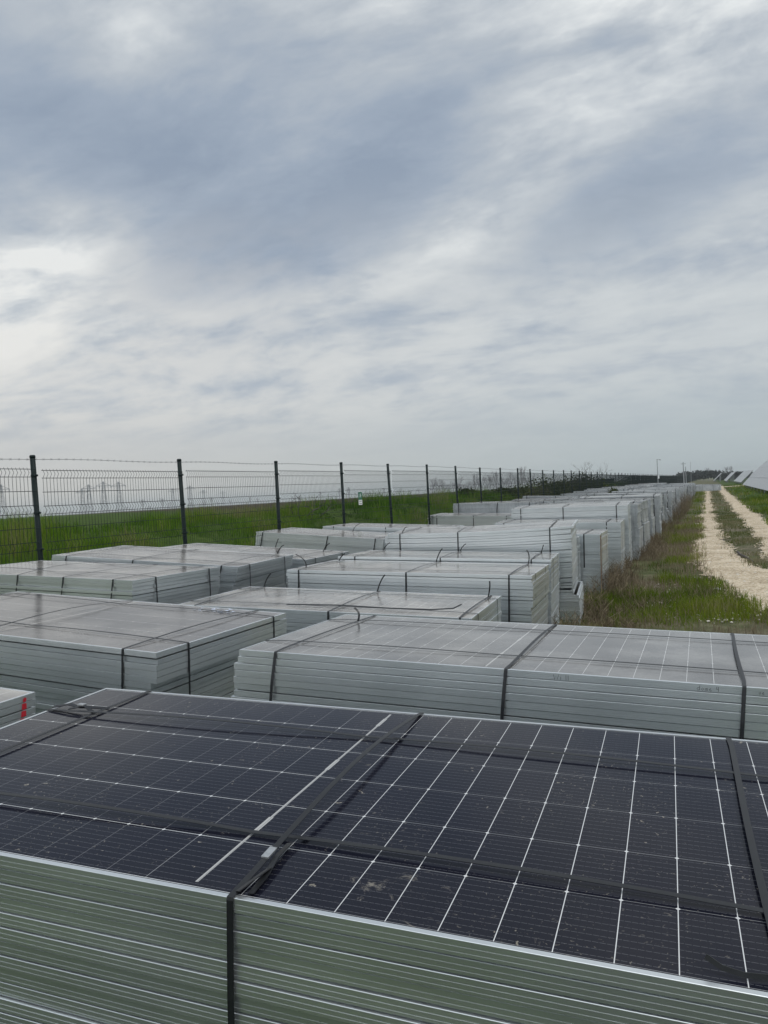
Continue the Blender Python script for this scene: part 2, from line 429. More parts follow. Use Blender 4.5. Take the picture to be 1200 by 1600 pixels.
dens = wt.math('ADD', .5, wt.math('ADD', tex, tot))
cl = wt.ramp(dens, [(0., (2.7, 3.3, 4.2)), (.25, (3.3, 3.9, 4.75)), (.5, (4.5, 4.95, 5.45)), (.75, (6.1, 6.45, 6.7)), (1., (8.0, 8.25, 8.25))])
cl_n = wt.n[-1]
# ramp colours are limited to display range in some builds: keep them /10 and scale after
for e in cl_n.color_ramp.elements:
    e.color = (e.color[0]/10, e.color[1]/10, e.color[2]/10, 1)
hz = wt.mix(wt.rng(az, -52., 4.), (.65, .625, .58), (.44, .51, .525))
low = wt.rng(el, 9., .5)
cream = wt.mix(wt.rng(az, -50., 2.), (.79, .765, .715), (.62, .65, .65))
band = wt.math('MULTIPLY', wt.rng(el, 3., 7.), wt.rng(el, 24., 10.))
cl = wt.mix(wt.math('MULTIPLY', band, wt.math('MULTIPLY', .6, wt.rng(mid, .3, .6))), cl, cream)
cl = wt.mix(wt.math('MULTIPLY', low, .8), cl, hz)
# gain added to the unseen sky overhead and behind, to light the faces
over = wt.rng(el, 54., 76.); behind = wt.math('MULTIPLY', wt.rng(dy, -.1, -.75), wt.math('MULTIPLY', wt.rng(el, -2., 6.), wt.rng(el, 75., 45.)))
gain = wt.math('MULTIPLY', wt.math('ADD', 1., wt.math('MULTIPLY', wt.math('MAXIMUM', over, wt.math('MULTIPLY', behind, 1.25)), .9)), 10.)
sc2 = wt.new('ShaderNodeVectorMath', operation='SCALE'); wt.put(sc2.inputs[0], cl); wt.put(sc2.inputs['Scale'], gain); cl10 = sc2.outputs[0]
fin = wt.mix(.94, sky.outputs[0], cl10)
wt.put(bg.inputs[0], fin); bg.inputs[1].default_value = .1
sun = bpy.data.lights.new('sun', 'SUN'); sun.energy = 1.3; sun.angle = R(25); sun.color = (1, .96, .9)
so = link(bpy.data.objects.new('sun', sun))
sd = Vector((math.cos(SUN_EL)*math.sin(SUN_AZ), math.cos(SUN_EL)*math.cos(SUN_AZ), math.sin(SUN_EL)))
so.rotation_euler = sd.to_track_quat('Z', 'Y').to_euler()
SC.view_settings.view_transform = 'Standard'; SC.view_settings.look = 'None'
SC.view_settings.exposure = .1; SC.view_settings.gamma = 1
SC.cycles.max_bounces = 8; SC.cycles.transparent_max_bounces = 8

# ------------------------------------------------------------------ ground
def gz(x, y):
    x = np.asarray(x, float); y = np.asarray(y, float)
    z = np.where(x < -1.3, .04*np.minimum(-1.3-x, 5.9), 0.)
    z = z + .03*sstep(2.4, 30., x)*27
    bank = sstep(-7.3, -13.2, x)
    z = z + bank*(.98 + .34*(fbm(x*.33+5, y*.24+9, 3)-.5)) + .12*bank*(fbm(x*1.1, y*.9, 2)-.5)
    z = z + .05*sstep(-18, -40, x) - .0042*np.clip(-x-40., 0, 3000)
    near = np.exp(-((y-20)/60.)**2)
    z = z + .05*(fbm(x*.8+3, y*.8+1, 3)-.5)*near
    return z
def axis(vals):
    return np.array(sorted(set(np.round(np.concatenate(vals), 3))))
gx = axis([np.arange(-18, 6.01, .25), np.arange(-60, -18, 2.), np.arange(6, 40, 2.), np.geomspace(40, 4000, 22), -np.geomspace(60, 4000, 22)])
gy = axis([np.arange(-4, 40, .25), np.arange(40, 130, 1.), np.geomspace(130, 5000, 30), -np.geomspace(4, 1500, 16)])
GX, GY = np.meshgrid(gx, gy, indexing='ij')
V = np.stack([GX, GY, gz(GX, GY)], -1).reshape(-1, 3)
ny = len(gy); I, J = np.meshgrid(np.arange(len(gx)-1), np.arange(ny-1), indexing='ij')
a = (I*ny+J).ravel(); quads = np.stack([a, a+ny, a+ny+1, a+1], -1)
me = np_mesh('ground', V, quads.ravel(), np.arange(len(quads))*4, np.full(len(quads), 4), M['ground'])
me.polygons.foreach_set('use_smooth', [True]*len(quads))
tag(link(bpy.data.objects.new('ground', me)), kind='structure')

# dirt road: two wheel tracks that join close to the camera and fork far away
yL = [8, 10.3, 10.7, 13.3, 18, 27, 47, 120, 140]; xLL = [1.0, .45, .30, -.08, -.42, -.42, -.48, -.85, -1.2]
yR = [8, 17, 26, 40, 98, 140]
def road_mask(x, y, thr=.0):
    LL = np.interp(y, yL, xLL)
    LR = np.interp(y, [14.5, 16.2, 20, 29.5, 55, 120, 140], [1.0, .62, .36, .15, .06, -.10, -.28])
    RL = np.interp(y, [14.5, 17, 26, 40, 98, 140], [.95, .92, 1.02, .9, .82, .6])
    RR = np.interp(y, [8, 12, 20, 28.5, 36, 53, 96, 140], [2.9, 2.3, 1.95, 1.7, 1.82, 1.74, 1.6, 1.9])
    n = (fbm(x*2.2, y*.5, 3)-.5)*.4 + (vnoise(x*21., y*8.)-.5)*.26 + (vnoise(x*47.+9, y*19.)-.5)*.16
    d1 = np.minimum(x-LL, np.where(y < 15, RR-x, LR-x))
    d2 = np.minimum(x-RL, RR-x)
    d = np.maximum(d1, d2)
    fork = np.minimum(np.minimum(y-128-.6*(x-1), 136+.8*(x-1)-y), np.minimum(x+1.2, 7-x)*3)*.3
    return np.maximum(d, fork)+n > thr
ry = axis([np.arange(8, 22, .07), np.arange(22, 45, .16), np.arange(45, 150, .5)])
rx = axis([np.arange(-1.6, 3.4, .03), np.arange(3.4, 7, .25)])
RX, RY = np.meshgrid(rx, ry, indexing='ij')
RZ = gz(RX, RY)+.012+.014*fbm(RX*6, RY*6, 3)
nn = len(ry); I, J = np.meshgrid(np.arange(len(rx)-1), np.arange(nn-1), indexing='ij')
cx = (RX[:-1, :-1]+RX[1:, 1:])/2; cy = (RY[:-1, :-1]+RY[1:, 1:])/2
keep = road_mask(cx, cy).ravel(); a = (I*nn+J).ravel()[keep]
quads = np.stack([a, a+nn, a+nn+1, a+1], -1)
used, inv_ = np.unique(quads.ravel(), return_inverse=True)
V = np.stack([RX, RY, RZ], -1).reshape(-1, 3)[used]
me = np_mesh('dirt_road', V, inv_, np.arange(len(quads))*4, np.full(len(quads), 4), M['gravel'])
tag(link(bpy.data.objects.new('dirt_road', me)), kind='structure')

# ------------------------------------------------------------------ grass and weeds
def blades(name, P, h, w, lean, tint, mat, parent=None):
    n = len(P); ang = rng.random(n)*2*np.pi; s = np.stack([np.cos(ang), np.sin(ang), np.zeros(n)], -1)
    ld = rng.random(n)*2*np.pi; L = np.stack([np.cos(ld), np.sin(ld), np.zeros(n)], -1)*(lean*h*rng.random(n))[:, None]
    up = np.array([0, 0, 1.])
    a = P - s*(w/2)[:, None]; b = P + s*(w/2)[:, None]
    m1 = P + L*.3 + up*(h*.55)[:, None]
    c = m1 - s*(w*.38)[:, None]; d = m1 + s*(w*.38)[:, None]
    e = P + L + up*(h*(1-.25*rng.random(n)))[:, None]
    V = np.stack([a, b, d, c, e], 1).reshape(-1, 3)
    base = np.arange(n)*5
    lp = np.stack([base, base+1, base+2, base+3, base+3, base+2, base+4], -1)
    st = np.stack([np.arange(n)*7, np.arange(n)*7+4], -1).ravel(); tt = np.tile([4, 3], n)
    me = np_mesh(name, V, lp.ravel(), st, tt, mat, {'tint': np.repeat(tint, 5)})
    return link(bpy.data.objects.new(name, me), parent)

def scatter(n, x0, x1, y0, y1):
    return x0+(x1-x0)*rng.random(n), y0+(y1-y0)*rng.random(n)
def P3(x, y): return np.stack([x, y, gz(x, y)-.01], -1)
def grass_patch(spec, keepf, h0, h1, w0, w1, mat, name, tb=.0, clump=1.2):
    X = []; Y = []; S = []
    for n, x0, x1, y0, y1, sc_ in spec:
        x, y = scatter(n, x0, x1, y0, y1); X.append(x); Y.append(y); S.append(np.full(n, sc_))
    X = np.concatenate(X); Y = np.concatenate(Y); S = np.concatenate(S)
    c = fbm(X*clump, Y*clump, 3)
    k = keepf(X, Y, c) & (rng.random(len(X)) < .35+1.3*np.clip(c-.25, 0, 1)); X = X[k]; Y = Y[k]; S = S[k]; c = c[k]
    big = fbm(X*.35+40, Y*.35+7, 2)
    h = (h0+(h1-h0)*rng.random(len(X)))*np.clip(4.2*(c-.3), .15, 1.8)*np.sqrt(S); w = (w0+(w1-w0)*rng.random(len(X)))*S
    tint = np.clip(.46+1.5*(c-.5)+1.3*(big-.5)+.35*(rng.random(len(X))-.5)+tb, 0, 1)
    tint = np.where(rng.random(len(X)) < .03, .95, tint)
    return blades(name, P3(X, Y), h, w, .55, tint, mat)
g = grass_patch([(60000, -13.6, -7.15, 4, 24, 1.0), (34000, -14.0, -7.15, 24, 60, 1.7), (16000, -15, -7.2, 60, 150, 3.)],
                lambda x, y, c: np.ones(len(x), bool), .14, .40, .006, .013, M['lush'], 'bank_grass', 0., .75)
tag(g, 'tall green grass covering the bank behind the fence', 'grass', kind='stuff')
# grass of the verge between stack ends and road
def verge_keep(x, y, c):
    return ~road_mask(x, y, .12) & (x < np.interp(y, yL, xLL)+.25)
g = grass_patch([(60000, -1.75, 1.0, 4.4, 14.5, 1.0), (34000, -1.8, .2, 13, 30, 1.3), (14000, -1.8, .1, 26, 95, 2.2)],
                lambda x, y, c: verge_keep(x, y, c) & (fbm(x*.7+3, y*.45+2, 4)+.16*(rng.random(len(x))-.5)+.2*np.exp(-((x+.35)/.7)**2-((y-8.3)/1.7)**2)+.09*sstep(.0, .8, x-np.interp(y, yL, xLL)+.9) > .47), .04, .15, .004, .009, M['verge'], 'verge_grass', .05, 1.4)
tag(g, 'green grass growing on the verge beside the dirt road', 'grass', kind='stuff')
g = grass_patch([(26000, -4, 2.2, -1.8, .9, 3.2), (4000, -3, 1.5, 2.3, 2.9, 1.)], lambda x, y, c: y > -2, .08, .26, .004, .009, M['lush'], 'aisle_grass', -.22, 1.4)  # unseen front part made tall and dark, to darken the nearest stack's face
tag(g, 'green aisle grass, its unseen front part made tall to darken the nearest stack', 'grass', kind='stuff')
g = grass_patch([(22000, -.2, 1.3, 14, 40, 1.1), (7000, -.4, 1.2, 40, 125, 2.4)],
                lambda x, y, c: ~road_mask(x, y, .11), .03, .10, .005, .010, M['grass'], 'median_grass', .12, 1.4)
tag(g, 'short grass strip between the two wheel tracks', 'grass', kind='stuff')
g = grass_patch([(30000, 1.5, 9, 18, 60, 1.6), (16000, 1.4, 16, 60, 150, 3.4)],
                lambda x, y, c: ~road_mask(x, y, .11), .05, .16, .007, .014, M['verge'], 'field_grass', -.08, .8)
tag(g, 'green grass field between the road and the solar arrays', 'grass', kind='stuff')

# dry branching weeds against the stack ends
def weed_clump(mb, tl, x, y, z, H, n):
    for i in range(n):
        a = random.random()*6.283; ln = random.random()*.6
        top = Vector((math.cos(a)*ln*H, math.sin(a)*ln*H, H*(.6+.4*random.random())))
        b0 = Vector((x+random.gauss(0, .04), y+random.gauss(0, .04), z))
        mid_ = b0+top*.5+Vector((random.gauss(0, .03), random.gauss(0, .03), .03))
        c0 = len(mb.v)
        mb.tube([b0, mid_, b0+top], [.0034, .0026, .0012], 3, False)
        for k in range(random.randint(2, 5)):
            f = .35+.6*random.random(); q = b0.lerp(b0+top, f); a2 = random.random()*6.283
            e = q+Vector((math.cos(a2), math.sin(a2), .9))*(H*(.12+.16*random.random()))
            mb.tube([q, e], [.0022, .0012], 3, False)
        tl += [min(1, max(0, random.gauss(.5, .25)))]*(len(mb.v)-c0)
mb = MB(); tl = []
for i in range(520):
    y = 5.2+40*random.random()**1.7; x = -1.52+random.random()**1.8*(.75 if y < 13 else .42)+(.03*(y-6) if y < 9 else .0)
    if 8 < y < 17: x -= .1
    if fbm(np.array([x*.9]), np.array([y*.55+4]), 2)[0] < .43: continue
    weed_clump(mb, tl, x, y, float(gz(x, y)), random.uniform(.10, .36)*(1.25 if x < -1.2 else .8), random.randint(4, 9))
for i in range(36):
    y = random.uniform(26, 50); x = -1.45+random.random()*.35
    weed_clump(mb, tl, x, y, float(gz(x, y)), random.uniform(.6, 1.1), 9)
o = mb.build('dry_weeds', M['dry'])
at = o.data.attributes.new('tint', 'FLOAT', 'POINT'); at.data.foreach_set('value', tl)
tag(o, 'dry brown branching weeds along the ends of the panel stacks', 'weeds', kind='stuff')
# fine dry stems mixed into the verge
x, y = scatter(60000, -1.7, .9, 4.6, 34)
c = fbm(x*.9, y*.55+4, 3); k = verge_keep(x, y, c) & (c+.2*(rng.random(len(x))-.5) > .42); x = x[k]; y = y[k]
o = blades('dry_grass', P3(x, y), .05+.16*rng.random(len(x)), .003+.003*rng.random(len(x)), .9, np.clip(.55+.5*(rng.random(len(x))-.5), 0, 1), M['dry'])
tag(o, 'thin dry straw mixed into the verge by the road', 'straw', kind='stuff')

# loose stones
def stone_arrays(n, px, py, r):
    t_ = (1+5**.5)/2
    ico = np.array([(-1, t_, 0), (1, t_, 0), (-1, -t_, 0), (1, -t_, 0), (0, -1, t_), (0, 1, t_), (0, -1, -t_), (0, 1, -t_), (t_, 0, -1), (t_, 0, 1), (-t_, 0, -1), (-t_, 0, 1)])/1.9
    fc = np.array([(0, 11, 5), (0, 5, 1), (0, 1, 7), (0, 7, 10), (0, 10, 11), (1, 5, 9), (5, 11, 4), (11, 10, 2), (10, 7, 6), (7, 1, 8), (3, 9, 4), (3, 4, 2), (3, 2, 6), (3, 6, 8), (3, 8, 9), (4, 9, 5), (2, 4, 11), (6, 2, 10), (8, 6, 7), (9, 8, 1)])
    sc3 = np.stack([.7+.6*rng.random(n), .7+.6*rng.random(n), .4+.3*rng.random(n)], -1)
    V = ico[None]*(1+.3*(rng.random((n, 12, 1))-.5))*sc3[:, None]*r[:, None, None]
    V = V+np.stack([px, py, gz(px, py)+.01+r*.15], -1)[:, None]
    Fc = fc[None]+(np.arange(n)*12)[:, None, None]
    return V.reshape(-1, 3), Fc.reshape(-1)
x, y = scatter(16000, -1.0, 3.0, 7, 34)
edge = fbm(x*.9+12, y*.6+3, 3); k = road_mask(x, y) | ((x > -.9) & (edge > .53) & (y < 14) & (x < np.interp(y, yL, xLL)+.2))
x = x[k]; y = y[k]; r = .005+.018*rng.random(len(x))**3+np.where(rng.random(len(x)) < .02, .012, 0)
V, lp = stone_arrays(len(x), x, y, r)
me = np_mesh('loose_stones', V, lp, np.arange(len(lp)//3)*3, np.full(len(lp)//3, 3), M['stone'])
tag(link(bpy.data.objects.new('loose_stones', me)), 'pale limestone pebbles strewn on the dirt road and its edge', 'pebbles', kind='stuff')
V, lp = stone_arrays(1, np.array([.02]), np.array([12.55]), np.array([.055]))
me = np_mesh('rock', V-np.array([.02, 12.55, float(gz(.02, 12.55))]), lp, np.arange(20)*3, np.full(20, 3), M['white'])
o = link(bpy.data.objects.new('rock', me)); o.location = (.02, 12.55, float(gz(.02, 12.55)))
tag(o, 'single white fist sized rock at the edge of the gravel', 'rock')
mb = MB(); mb.tube([(.47, 18.3, .05), (.5, 17.5, .06), (.62, 16.8, .05), (.68, 16.1, .045)], [.02, .022, .018, .01], 6)
tag(mb.build('stick', M['bark']), 'thin grey stick lying along the edge of the left wheel track', 'stick')

# ------------------------------------------------------------------ panel stacks
PL, PW, PH = 2.278, 1.134, .0302
PROF = [(-.011, .0280), (-.011, .0300), (-.0010, .0300), (0, .0293), (0, .0205), (-.0009, .0200), (-.0009, .0190), (0, .0185), (0, .0105), (-.0007, .0101), (-.0007, .0094), (0, .0090), (0, .0034), (-.0012, .0028), (-.011, .0026), (-.011, 0), (-.026, 0), (-.026, .0280)]
def frame_mesh(name, mat, sag=None, seg=1):
    mb = MB(); k = len(PROF)
    # rectangle path, long sides subdivided
    us = np.linspace(-1, 1, seg+1)
    path = [(u, -1) for u in us]+[(u, 1) for u in us[::-1]]
    nP = len(path)
    for (u, v) in path:
        for o, z in PROF:
            dz_ = sag(u, v) if sag else 0
            xo = (PL/2+o)*np.sign(u) if abs(u) == 1 else u*PL/2
            mb.v.append((xo, v*(PW/2+o), z+dz_))
    for i in range(nP):
        j = (i+1) % nP
        for q in range(k):
            r_ = (q+1) % k
            mb.f.append((i*k+q, j*k+q, j*k+r_, i*k+r_)); mb.m.append(0)
    return mb.mesh(name, mat)
def glass_mesh(name, mat, sag=None, seg=1):
    mb = MB()
    for i in range(seg+1):
        u = -1+2*i/seg
        for v in (-1, 1): mb.v.append((u*(PL/2-.0095), v*(PW/2-.0095), .0284+(sag(u, v) if sag else 0)))
    for i in range(seg): mb.f.append((2*i, 2*i+2, 2*i+3, 2*i+1)); mb.m.append(0)
    return mb.mesh(name, mat)
FRAME = frame_mesh('solar_panel', M['alu'])
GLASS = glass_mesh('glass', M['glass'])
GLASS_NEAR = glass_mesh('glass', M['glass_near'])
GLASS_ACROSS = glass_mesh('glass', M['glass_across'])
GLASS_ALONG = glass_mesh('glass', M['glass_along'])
def bow(a, b=0.): return lambda u, v: a*(1-u*u)+b*u

def strap_path_cross(u, depth, slack, du, off, sag=None, far_depth=.12, n=14):
    """over the short way; local coordinates, z = 0 at the top of the top panel"""
    pts = []
    zt = lambda uu, v: (sag(uu*2/PL, v) if sag else 0)
    e = PW/2
    for q in np.linspace(depth, .004, 6): pts.append((u+du*q/ max(depth, .01), -e-.0022-off*min(1, q*6), -q+zt(u, -1)))
    pts.append((u, -e-.001, .0012+zt(u, -1))); pts.append((u, -e+.008, .0022+zt(u, -1)))
    for i in range(1, n): 
        t_ = i/n; pts.append((u+.0035*math.sin(t_*5+u*9), -e+2*e*t_, .0026+zt(u, 0)+slack*math.sin(math.pi*t_)))
    pts.append((u, e-.008, .0022+zt(u, 1))); pts.append((u, e+.001, .0012+zt(u, 1)))
    for q in np.linspace(.004, far_depth, 3): pts.append((u, e+.0022, -q+zt(u, 1)))
    return pts
def strap_path_long(v, depth, slack, off, sag=None, n=22, wob=.01):
    pts = []; e = PL/2
    zs = lambda u: (sag(u, 0) if sag else 0)
    for q in np.linspace(depth, .004, 4): pts.append((-e-.0022-off*min(1, q*6), v, -q+zs(-1)))
    pts.append((-e-.001, v, .0012+zs(-1))); pts.append((-e+.008, v, .0022+zs(-1)))
    for i in range(1, n):
        t_ = i/n; pts.append((-e+2*e*t_, v+wob*math.sin(t_*4+v*20), .0042+zs(2*t_-1)+slack*abs(math.sin(math.pi*t_*2))*(1 if t_ < .5 else .6)))
    pts.append((e-.008, v, .0022+zs(1))); pts.append((e+.001, v, .0012+zs(1)))
    for q in np.linspace(.004, depth, 4): pts.append((e+.0022+off*min(1, q*6), v, -q+zs(1)))
    return pts
def tail(mb, p, L, du, dv, w=.011):
    """loose strap end sticking up"""
    p = Vector(p); pts = []
    for i in range(6):
        t_ = i/5; pts.append(p+Vector((du*L*t_*t_+.01*math.sin(t_*3), dv*L*t_, L*t_*(1-.25*t_)*math.sqrt(max(.05, 1-min(.9, du*du+dv*dv))))))
    mb.ribbon(pts, (.8, .6, 0), w, .0014)

def stack_rot(yaw, tl, ts):
    c, s_ = math.cos(yaw), math.sin(yaw)
    U = Vector((c*math.cos(tl), s_*math.cos(tl), math.sin(tl)))
    Vv = Vector((-s_*math.cos(ts), c*math.cos(ts), math.sin(ts)))
    Vv = (Vv-U*Vv.dot(U)).normalized(); N = U.cross(Vv)
    return Matrix(((U.x, Vv.x, N.x), (U.y, Vv.y, N.y), (U.z, Vv.z, N.z)))

def panel_stack(pose, label, lean=(0, 0), jit=.004, steps=None, glass=None, cross=(-.95, .09, .95), longs=(-.36, .33), depth=.5,
                slack=(.006, .012, .006), lslack=.006, tails=(), sag=None, seed=1, du=(0, 0, 0), off=.004, ldepth=.3, sw=.0115, base=None, lwob=.012):
    rnd = random.Random(seed)
    x, y, z, yaw, tl, ts = pose
    rot = stack_rot(yaw, tl, ts)
    g0 = float(gz(x, y)) if base is None else base
    n = max(6, int(round((z-g0)/PH)))
    top = Vector((x, y, z)); org = top-rot @ Vector((0, 0, n*PH))
    root = empty('panel_stack', org, rot)
    tag(root, label, 'panel stack', 'strapped stacks of solar panels')
    fm = FRAME; gm = glass or GLASS
    if sag: fm = frame_mesh('solar_panel', M['alu'], sag, 10); gm = glass_mesh('glass', M['glass'], sag, 10)
    steps = steps or {}
    sx = sy = 0; pro = 0.
    for i in range(n):                       # i counts down from the top
        if i in steps: sx += steps[i][0]; sy += steps[i][1]
        jx = 0 if i == 0 else rnd.gauss(0, jit); jy = 0 if i == 0 else rnd.gauss(0, jit*(1. if depth < .9 else .6))
        d = i*PH
        if d < depth: pro = max(pro, -(sy+jy+lean[1]*d))
        p = link(bpy.data.objects.new('solar_panel', fm if (i < n*.6 or not sag) else FRAME), root)
        p.location = (sx+jx+lean[0]*d, sy+jy+lean[1]*d, (n-1-i)*PH)
        p.rotation_euler = (0, 0, 0 if i == 0 else rnd.gauss(0, .0012))
        if i and rnd.random() < .35 and depth < .9: p.scale = (1, 1, rnd.choice([.84, .88, .92]))
        if i == 0:
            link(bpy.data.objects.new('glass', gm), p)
    T = n*PH; off = max(off*.3, pro+.0005)
    up = lambda pts: [(a, b, c+T) for a, b, c in pts]
    for k, u in enumerate(cross):
        mb = MB(); uu = u+rnd.gauss(0, .012)*(0 if k == 1 else 1)
        pts = up(strap_path_cross(uu, min(depth, T-.05), slack[k], du[k]+lean[0]*depth, off, sag))
        mb.ribbon(pts, (1, 0, 0), sw)
        for (kk, v, L_, a, b) in tails:
            if kk == k: tail(mb, (uu, v, T+.004+(sag(uu*2/PL, v) if sag else 0)), L_, a, b)
        mb.build('strap', M['strap'], root)
    for v in longs:
        mb = MB(); mb.ribbon(up(strap_path_long(v, min(ldepth, T-.05), lslack, off, sag, wob=lwob)), (0, 1, 0), sw)
        mb.build('strap', M['strap'], root)
    return root, T

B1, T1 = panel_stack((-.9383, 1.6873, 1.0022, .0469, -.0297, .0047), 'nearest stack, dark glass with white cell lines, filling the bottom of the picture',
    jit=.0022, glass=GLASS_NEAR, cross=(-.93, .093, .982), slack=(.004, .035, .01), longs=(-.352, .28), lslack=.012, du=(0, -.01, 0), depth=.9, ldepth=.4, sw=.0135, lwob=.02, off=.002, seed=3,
    steps={3: (.002, .0022), 5: (0, -.003), 8: (0, .003), 10: (0, -.0035), 13: (0, -.002)})
# loose strap end at the right, knots, and the crimped seal on the middle strap
mb = MB(); mb.ribbon([(.878, -.528, T1+.020), (.90, -.533, T1+.010), (.93, -.535, T1+.006), (.98, -.527, T1+.006), (1.03, -.515, T1+.008)], (0, .25, 1), .008, .002)
mb.build('strap', M['strap'], B1)
mb = MB(); mb.ribbon([(-1.135, .30, T1+.004), (-1.08, .315, T1+.014), (-1.02, .302, T1+.012), (-.97, .318, T1+.010), (-.93, .335, T1+.004)], (0, 1, .2), .015, .002)
mb.ribbon([(-1.06, .29, T1+.006), (-1.0, .30, T1+.018), (-.95, .28, T1+.006)], (0, 1, .2), .012, .002)
mb.build('strap', M['strap'], B1)
mb = MB(); mb.ribbon([(.125, -.55, T1+.004), (.122, -.49, T1+.007), (.112, -.43, T1+.012), (.105, -.36, T1+.006)], (1, 0, .2), .013, .002)
mb.ribbon([(.10, -.555, T1+.006), (.115, -.52, T1+.014), (.118, -.47, T1+.010)], (1, 0, .4), .012, .002)
mb.build('strap', M['strap'], B1)
mb = MB(); mb.ribbon([(.0962, -.448, T1+.0165), (.0965, -.412, T1+.0195)], (1, 0, 0), .016, .0035); mb.build('seal', M['seal'], B1)
mb = MB(); mb.ribbon([(-1.03, .305, T1+.020), (-1.005, .306, T1+.020)], (0, 1, 0), .017, .004); mb.build('seal', M['seal'], B1)

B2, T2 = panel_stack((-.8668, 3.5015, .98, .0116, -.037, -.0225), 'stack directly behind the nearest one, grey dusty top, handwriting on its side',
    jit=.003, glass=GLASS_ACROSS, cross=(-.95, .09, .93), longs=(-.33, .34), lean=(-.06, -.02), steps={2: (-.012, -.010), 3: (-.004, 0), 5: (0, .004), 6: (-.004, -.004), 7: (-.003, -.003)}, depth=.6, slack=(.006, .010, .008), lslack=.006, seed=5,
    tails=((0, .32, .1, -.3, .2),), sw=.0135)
# handwriting strokes on the near side of the top panel of that stack
def strokes(mb, glyphs, u0, h, z0):
    u = u0
    for g_ in glyphs:
        wmax = 0
        for st in GL[g_]:
            pts = [(u+px*h, -PW/2-.0013, z0+py*h) for px, py in st]; wmax = max(wmax, max(p[0] for p in st))
            mb.ribbon(pts, (.7, 0, .7), .0016, .0006)
        u += (wmax+.3)*h
GL = {'W': [[(0, 1), (.25, 0), (.5, .7), (.75, 0), (1.05, 1)]], 'i': [[(.1, .6), (.12, 0)], [(.1, .85), (.14, .8)]], 'l': [[(.1, 1), (.12, 0)]], ' ': [[(.3, 0), (.31, .01)]],
      'd': [[(.5, .5), (.2, .6), (0, .3), (.2, 0), (.5, .2)], [(.55, 1), (.5, 0)]], 'o': [[(.25, .55), (0, .3), (.25, 0), (.45, .3), (.25, .55)]],
      'm': [[(0, 0), (0, .5), (.2, .55), (.25, 0)], [(.25, .4), (.45, .55), (.5, 0)]], 'e': [[(0, .3), (.4, .35), (.25, .55), (0, .3), (.2, 0), (.45, .08)]], '4': [[(.1, 1), (0, .45), (.4, .5)], [(.4, 1), (.38, 0)]]}
mb = MB(); strokes(mb, 'Wi ll', .275, .019, T2-.025); mb.build('marking', M['ink'], B2)
mb = MB(); strokes(mb, 'dome 4', .785, .017, T2-.024); mb.build('marking', M['ink'], B2)
mb = MB(); strokes(mb, 'oe', .985, .014, T2-.022); mb.build('marking', M['ink'], B2)

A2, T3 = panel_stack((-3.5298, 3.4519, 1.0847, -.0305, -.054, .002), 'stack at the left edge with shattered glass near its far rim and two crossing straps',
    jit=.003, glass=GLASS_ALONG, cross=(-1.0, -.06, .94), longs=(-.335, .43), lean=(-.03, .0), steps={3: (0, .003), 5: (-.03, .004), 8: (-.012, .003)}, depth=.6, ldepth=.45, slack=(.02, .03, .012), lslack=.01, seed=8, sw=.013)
mb = MB(); rr = random.Random(4)
for i in range(46):
    a, b = .72+rr.gauss(0, .075), .47+rr.gauss(0, .028); q = rr.uniform(.006, .02); h = rr.random()*3
    mb.add([(a+q*math.cos(h+k*2.1)*1.2, b+q*.6*math.sin(h+k*2.1), T3+.0+rr.random()*.006) for k in range(3)], [(0, 1, 2)])
mb.build('broken_glass', M['shard'], A2)

A1, TA = panel_stack((-3.82, 1.83, 1.0, 0., -.05, 0.), 'stack at far left with a red paint stripe on its end', jit=.0, cross=(-.9, 0, .5), longs=(-.3,), seed=2, off=.001)
mb = MB(); rr = random.Random(9)
for k in range(5):
    z0 = TA-k*PH-.001; vc = .512-.006*k+rr.gauss(0, .002); w = [.009, .012, .013, .011, .008][k]
    P = [(PL/2+.0016, vc-w, z0-.027), (PL/2+.0016, vc+w*rr.uniform(.6, 1), z0-.027), (PL/2+.0016, vc+w, z0-(.004 if k else .014)), (PL/2+.0016, vc+w*.2, z0-(.002 if k else .008)), (PL/2+.0016, vc-w*.8, z0-(.003 if k else .012))]
    mb.add(P+[(a+.0005, b, c) for a, b, c in P], [tuple(range(len(P), 2*len(P)))]+[(i, (i+1) % len(P), len(P)+(i+1) % len(P), len(P)+i) for i in range(len(P))])
mb.build('marking', M['red'], A1)

B3, _ = panel_stack((-2.6777, 5.3788, .8946, .0774, -.0476, -.0081), 'low stack with three upright strap tails and a strap curling over its near edge', jit=.004, cross=(-1.0, .105, 1.03), longs=(-.37, .37),
    tails=((0, .55, .17, .35, .1), (1, .5, .2, .3, .1), (2, .43, .17, .05, .05)), slack=(.008, .012, .008), seed=11, sw=.014)
mb = MB(); mb.ribbon([(-.3, -.40, _+.012), (.1, -.385, _+.02), (.5, -.37, _+.012), (.8, -.35, _+.012), (.95, -.30, _+.02), (1.0, -.26, _+.045)], (0, 1, .4), .016, .0015); mb.build('strap', M['strap'], B3)
B4, _ = panel_stack((-2.5843, 6.8758, .9914, .0693, -.0425, -.018), 'tall neat stack whose right end shows many panel edges, black strap near the corner', jit=.0032, cross=(-1.03, .03, .95), longs=(-.37, .3),
    steps={2: (.006, .005), 9: (-.01, 0), 14: (-.01, 0)}, tails=((0, -.4, .2, -.5, -.1), (1, .45, .2, .3, .1), (2, .55, .18, -.1, 0), (0, .42, .12, .5, .1)), seed=12, depth=.85, sw=.014)
B5, _ = panel_stack((-2.6946, 8.1619, .9923, .1078, -.0447, -.0254), 'low stack close in front of the tall bowed one, strap ends along its far rim', jit=.0035, cross=(-.95, .0, .95), longs=(-.36, .3),
    tails=((0, .5, .15, .5, .2), (1, .5, .14, .5, .0), (2, .5, .12, .2, 0)), seed=13, sw=.014)
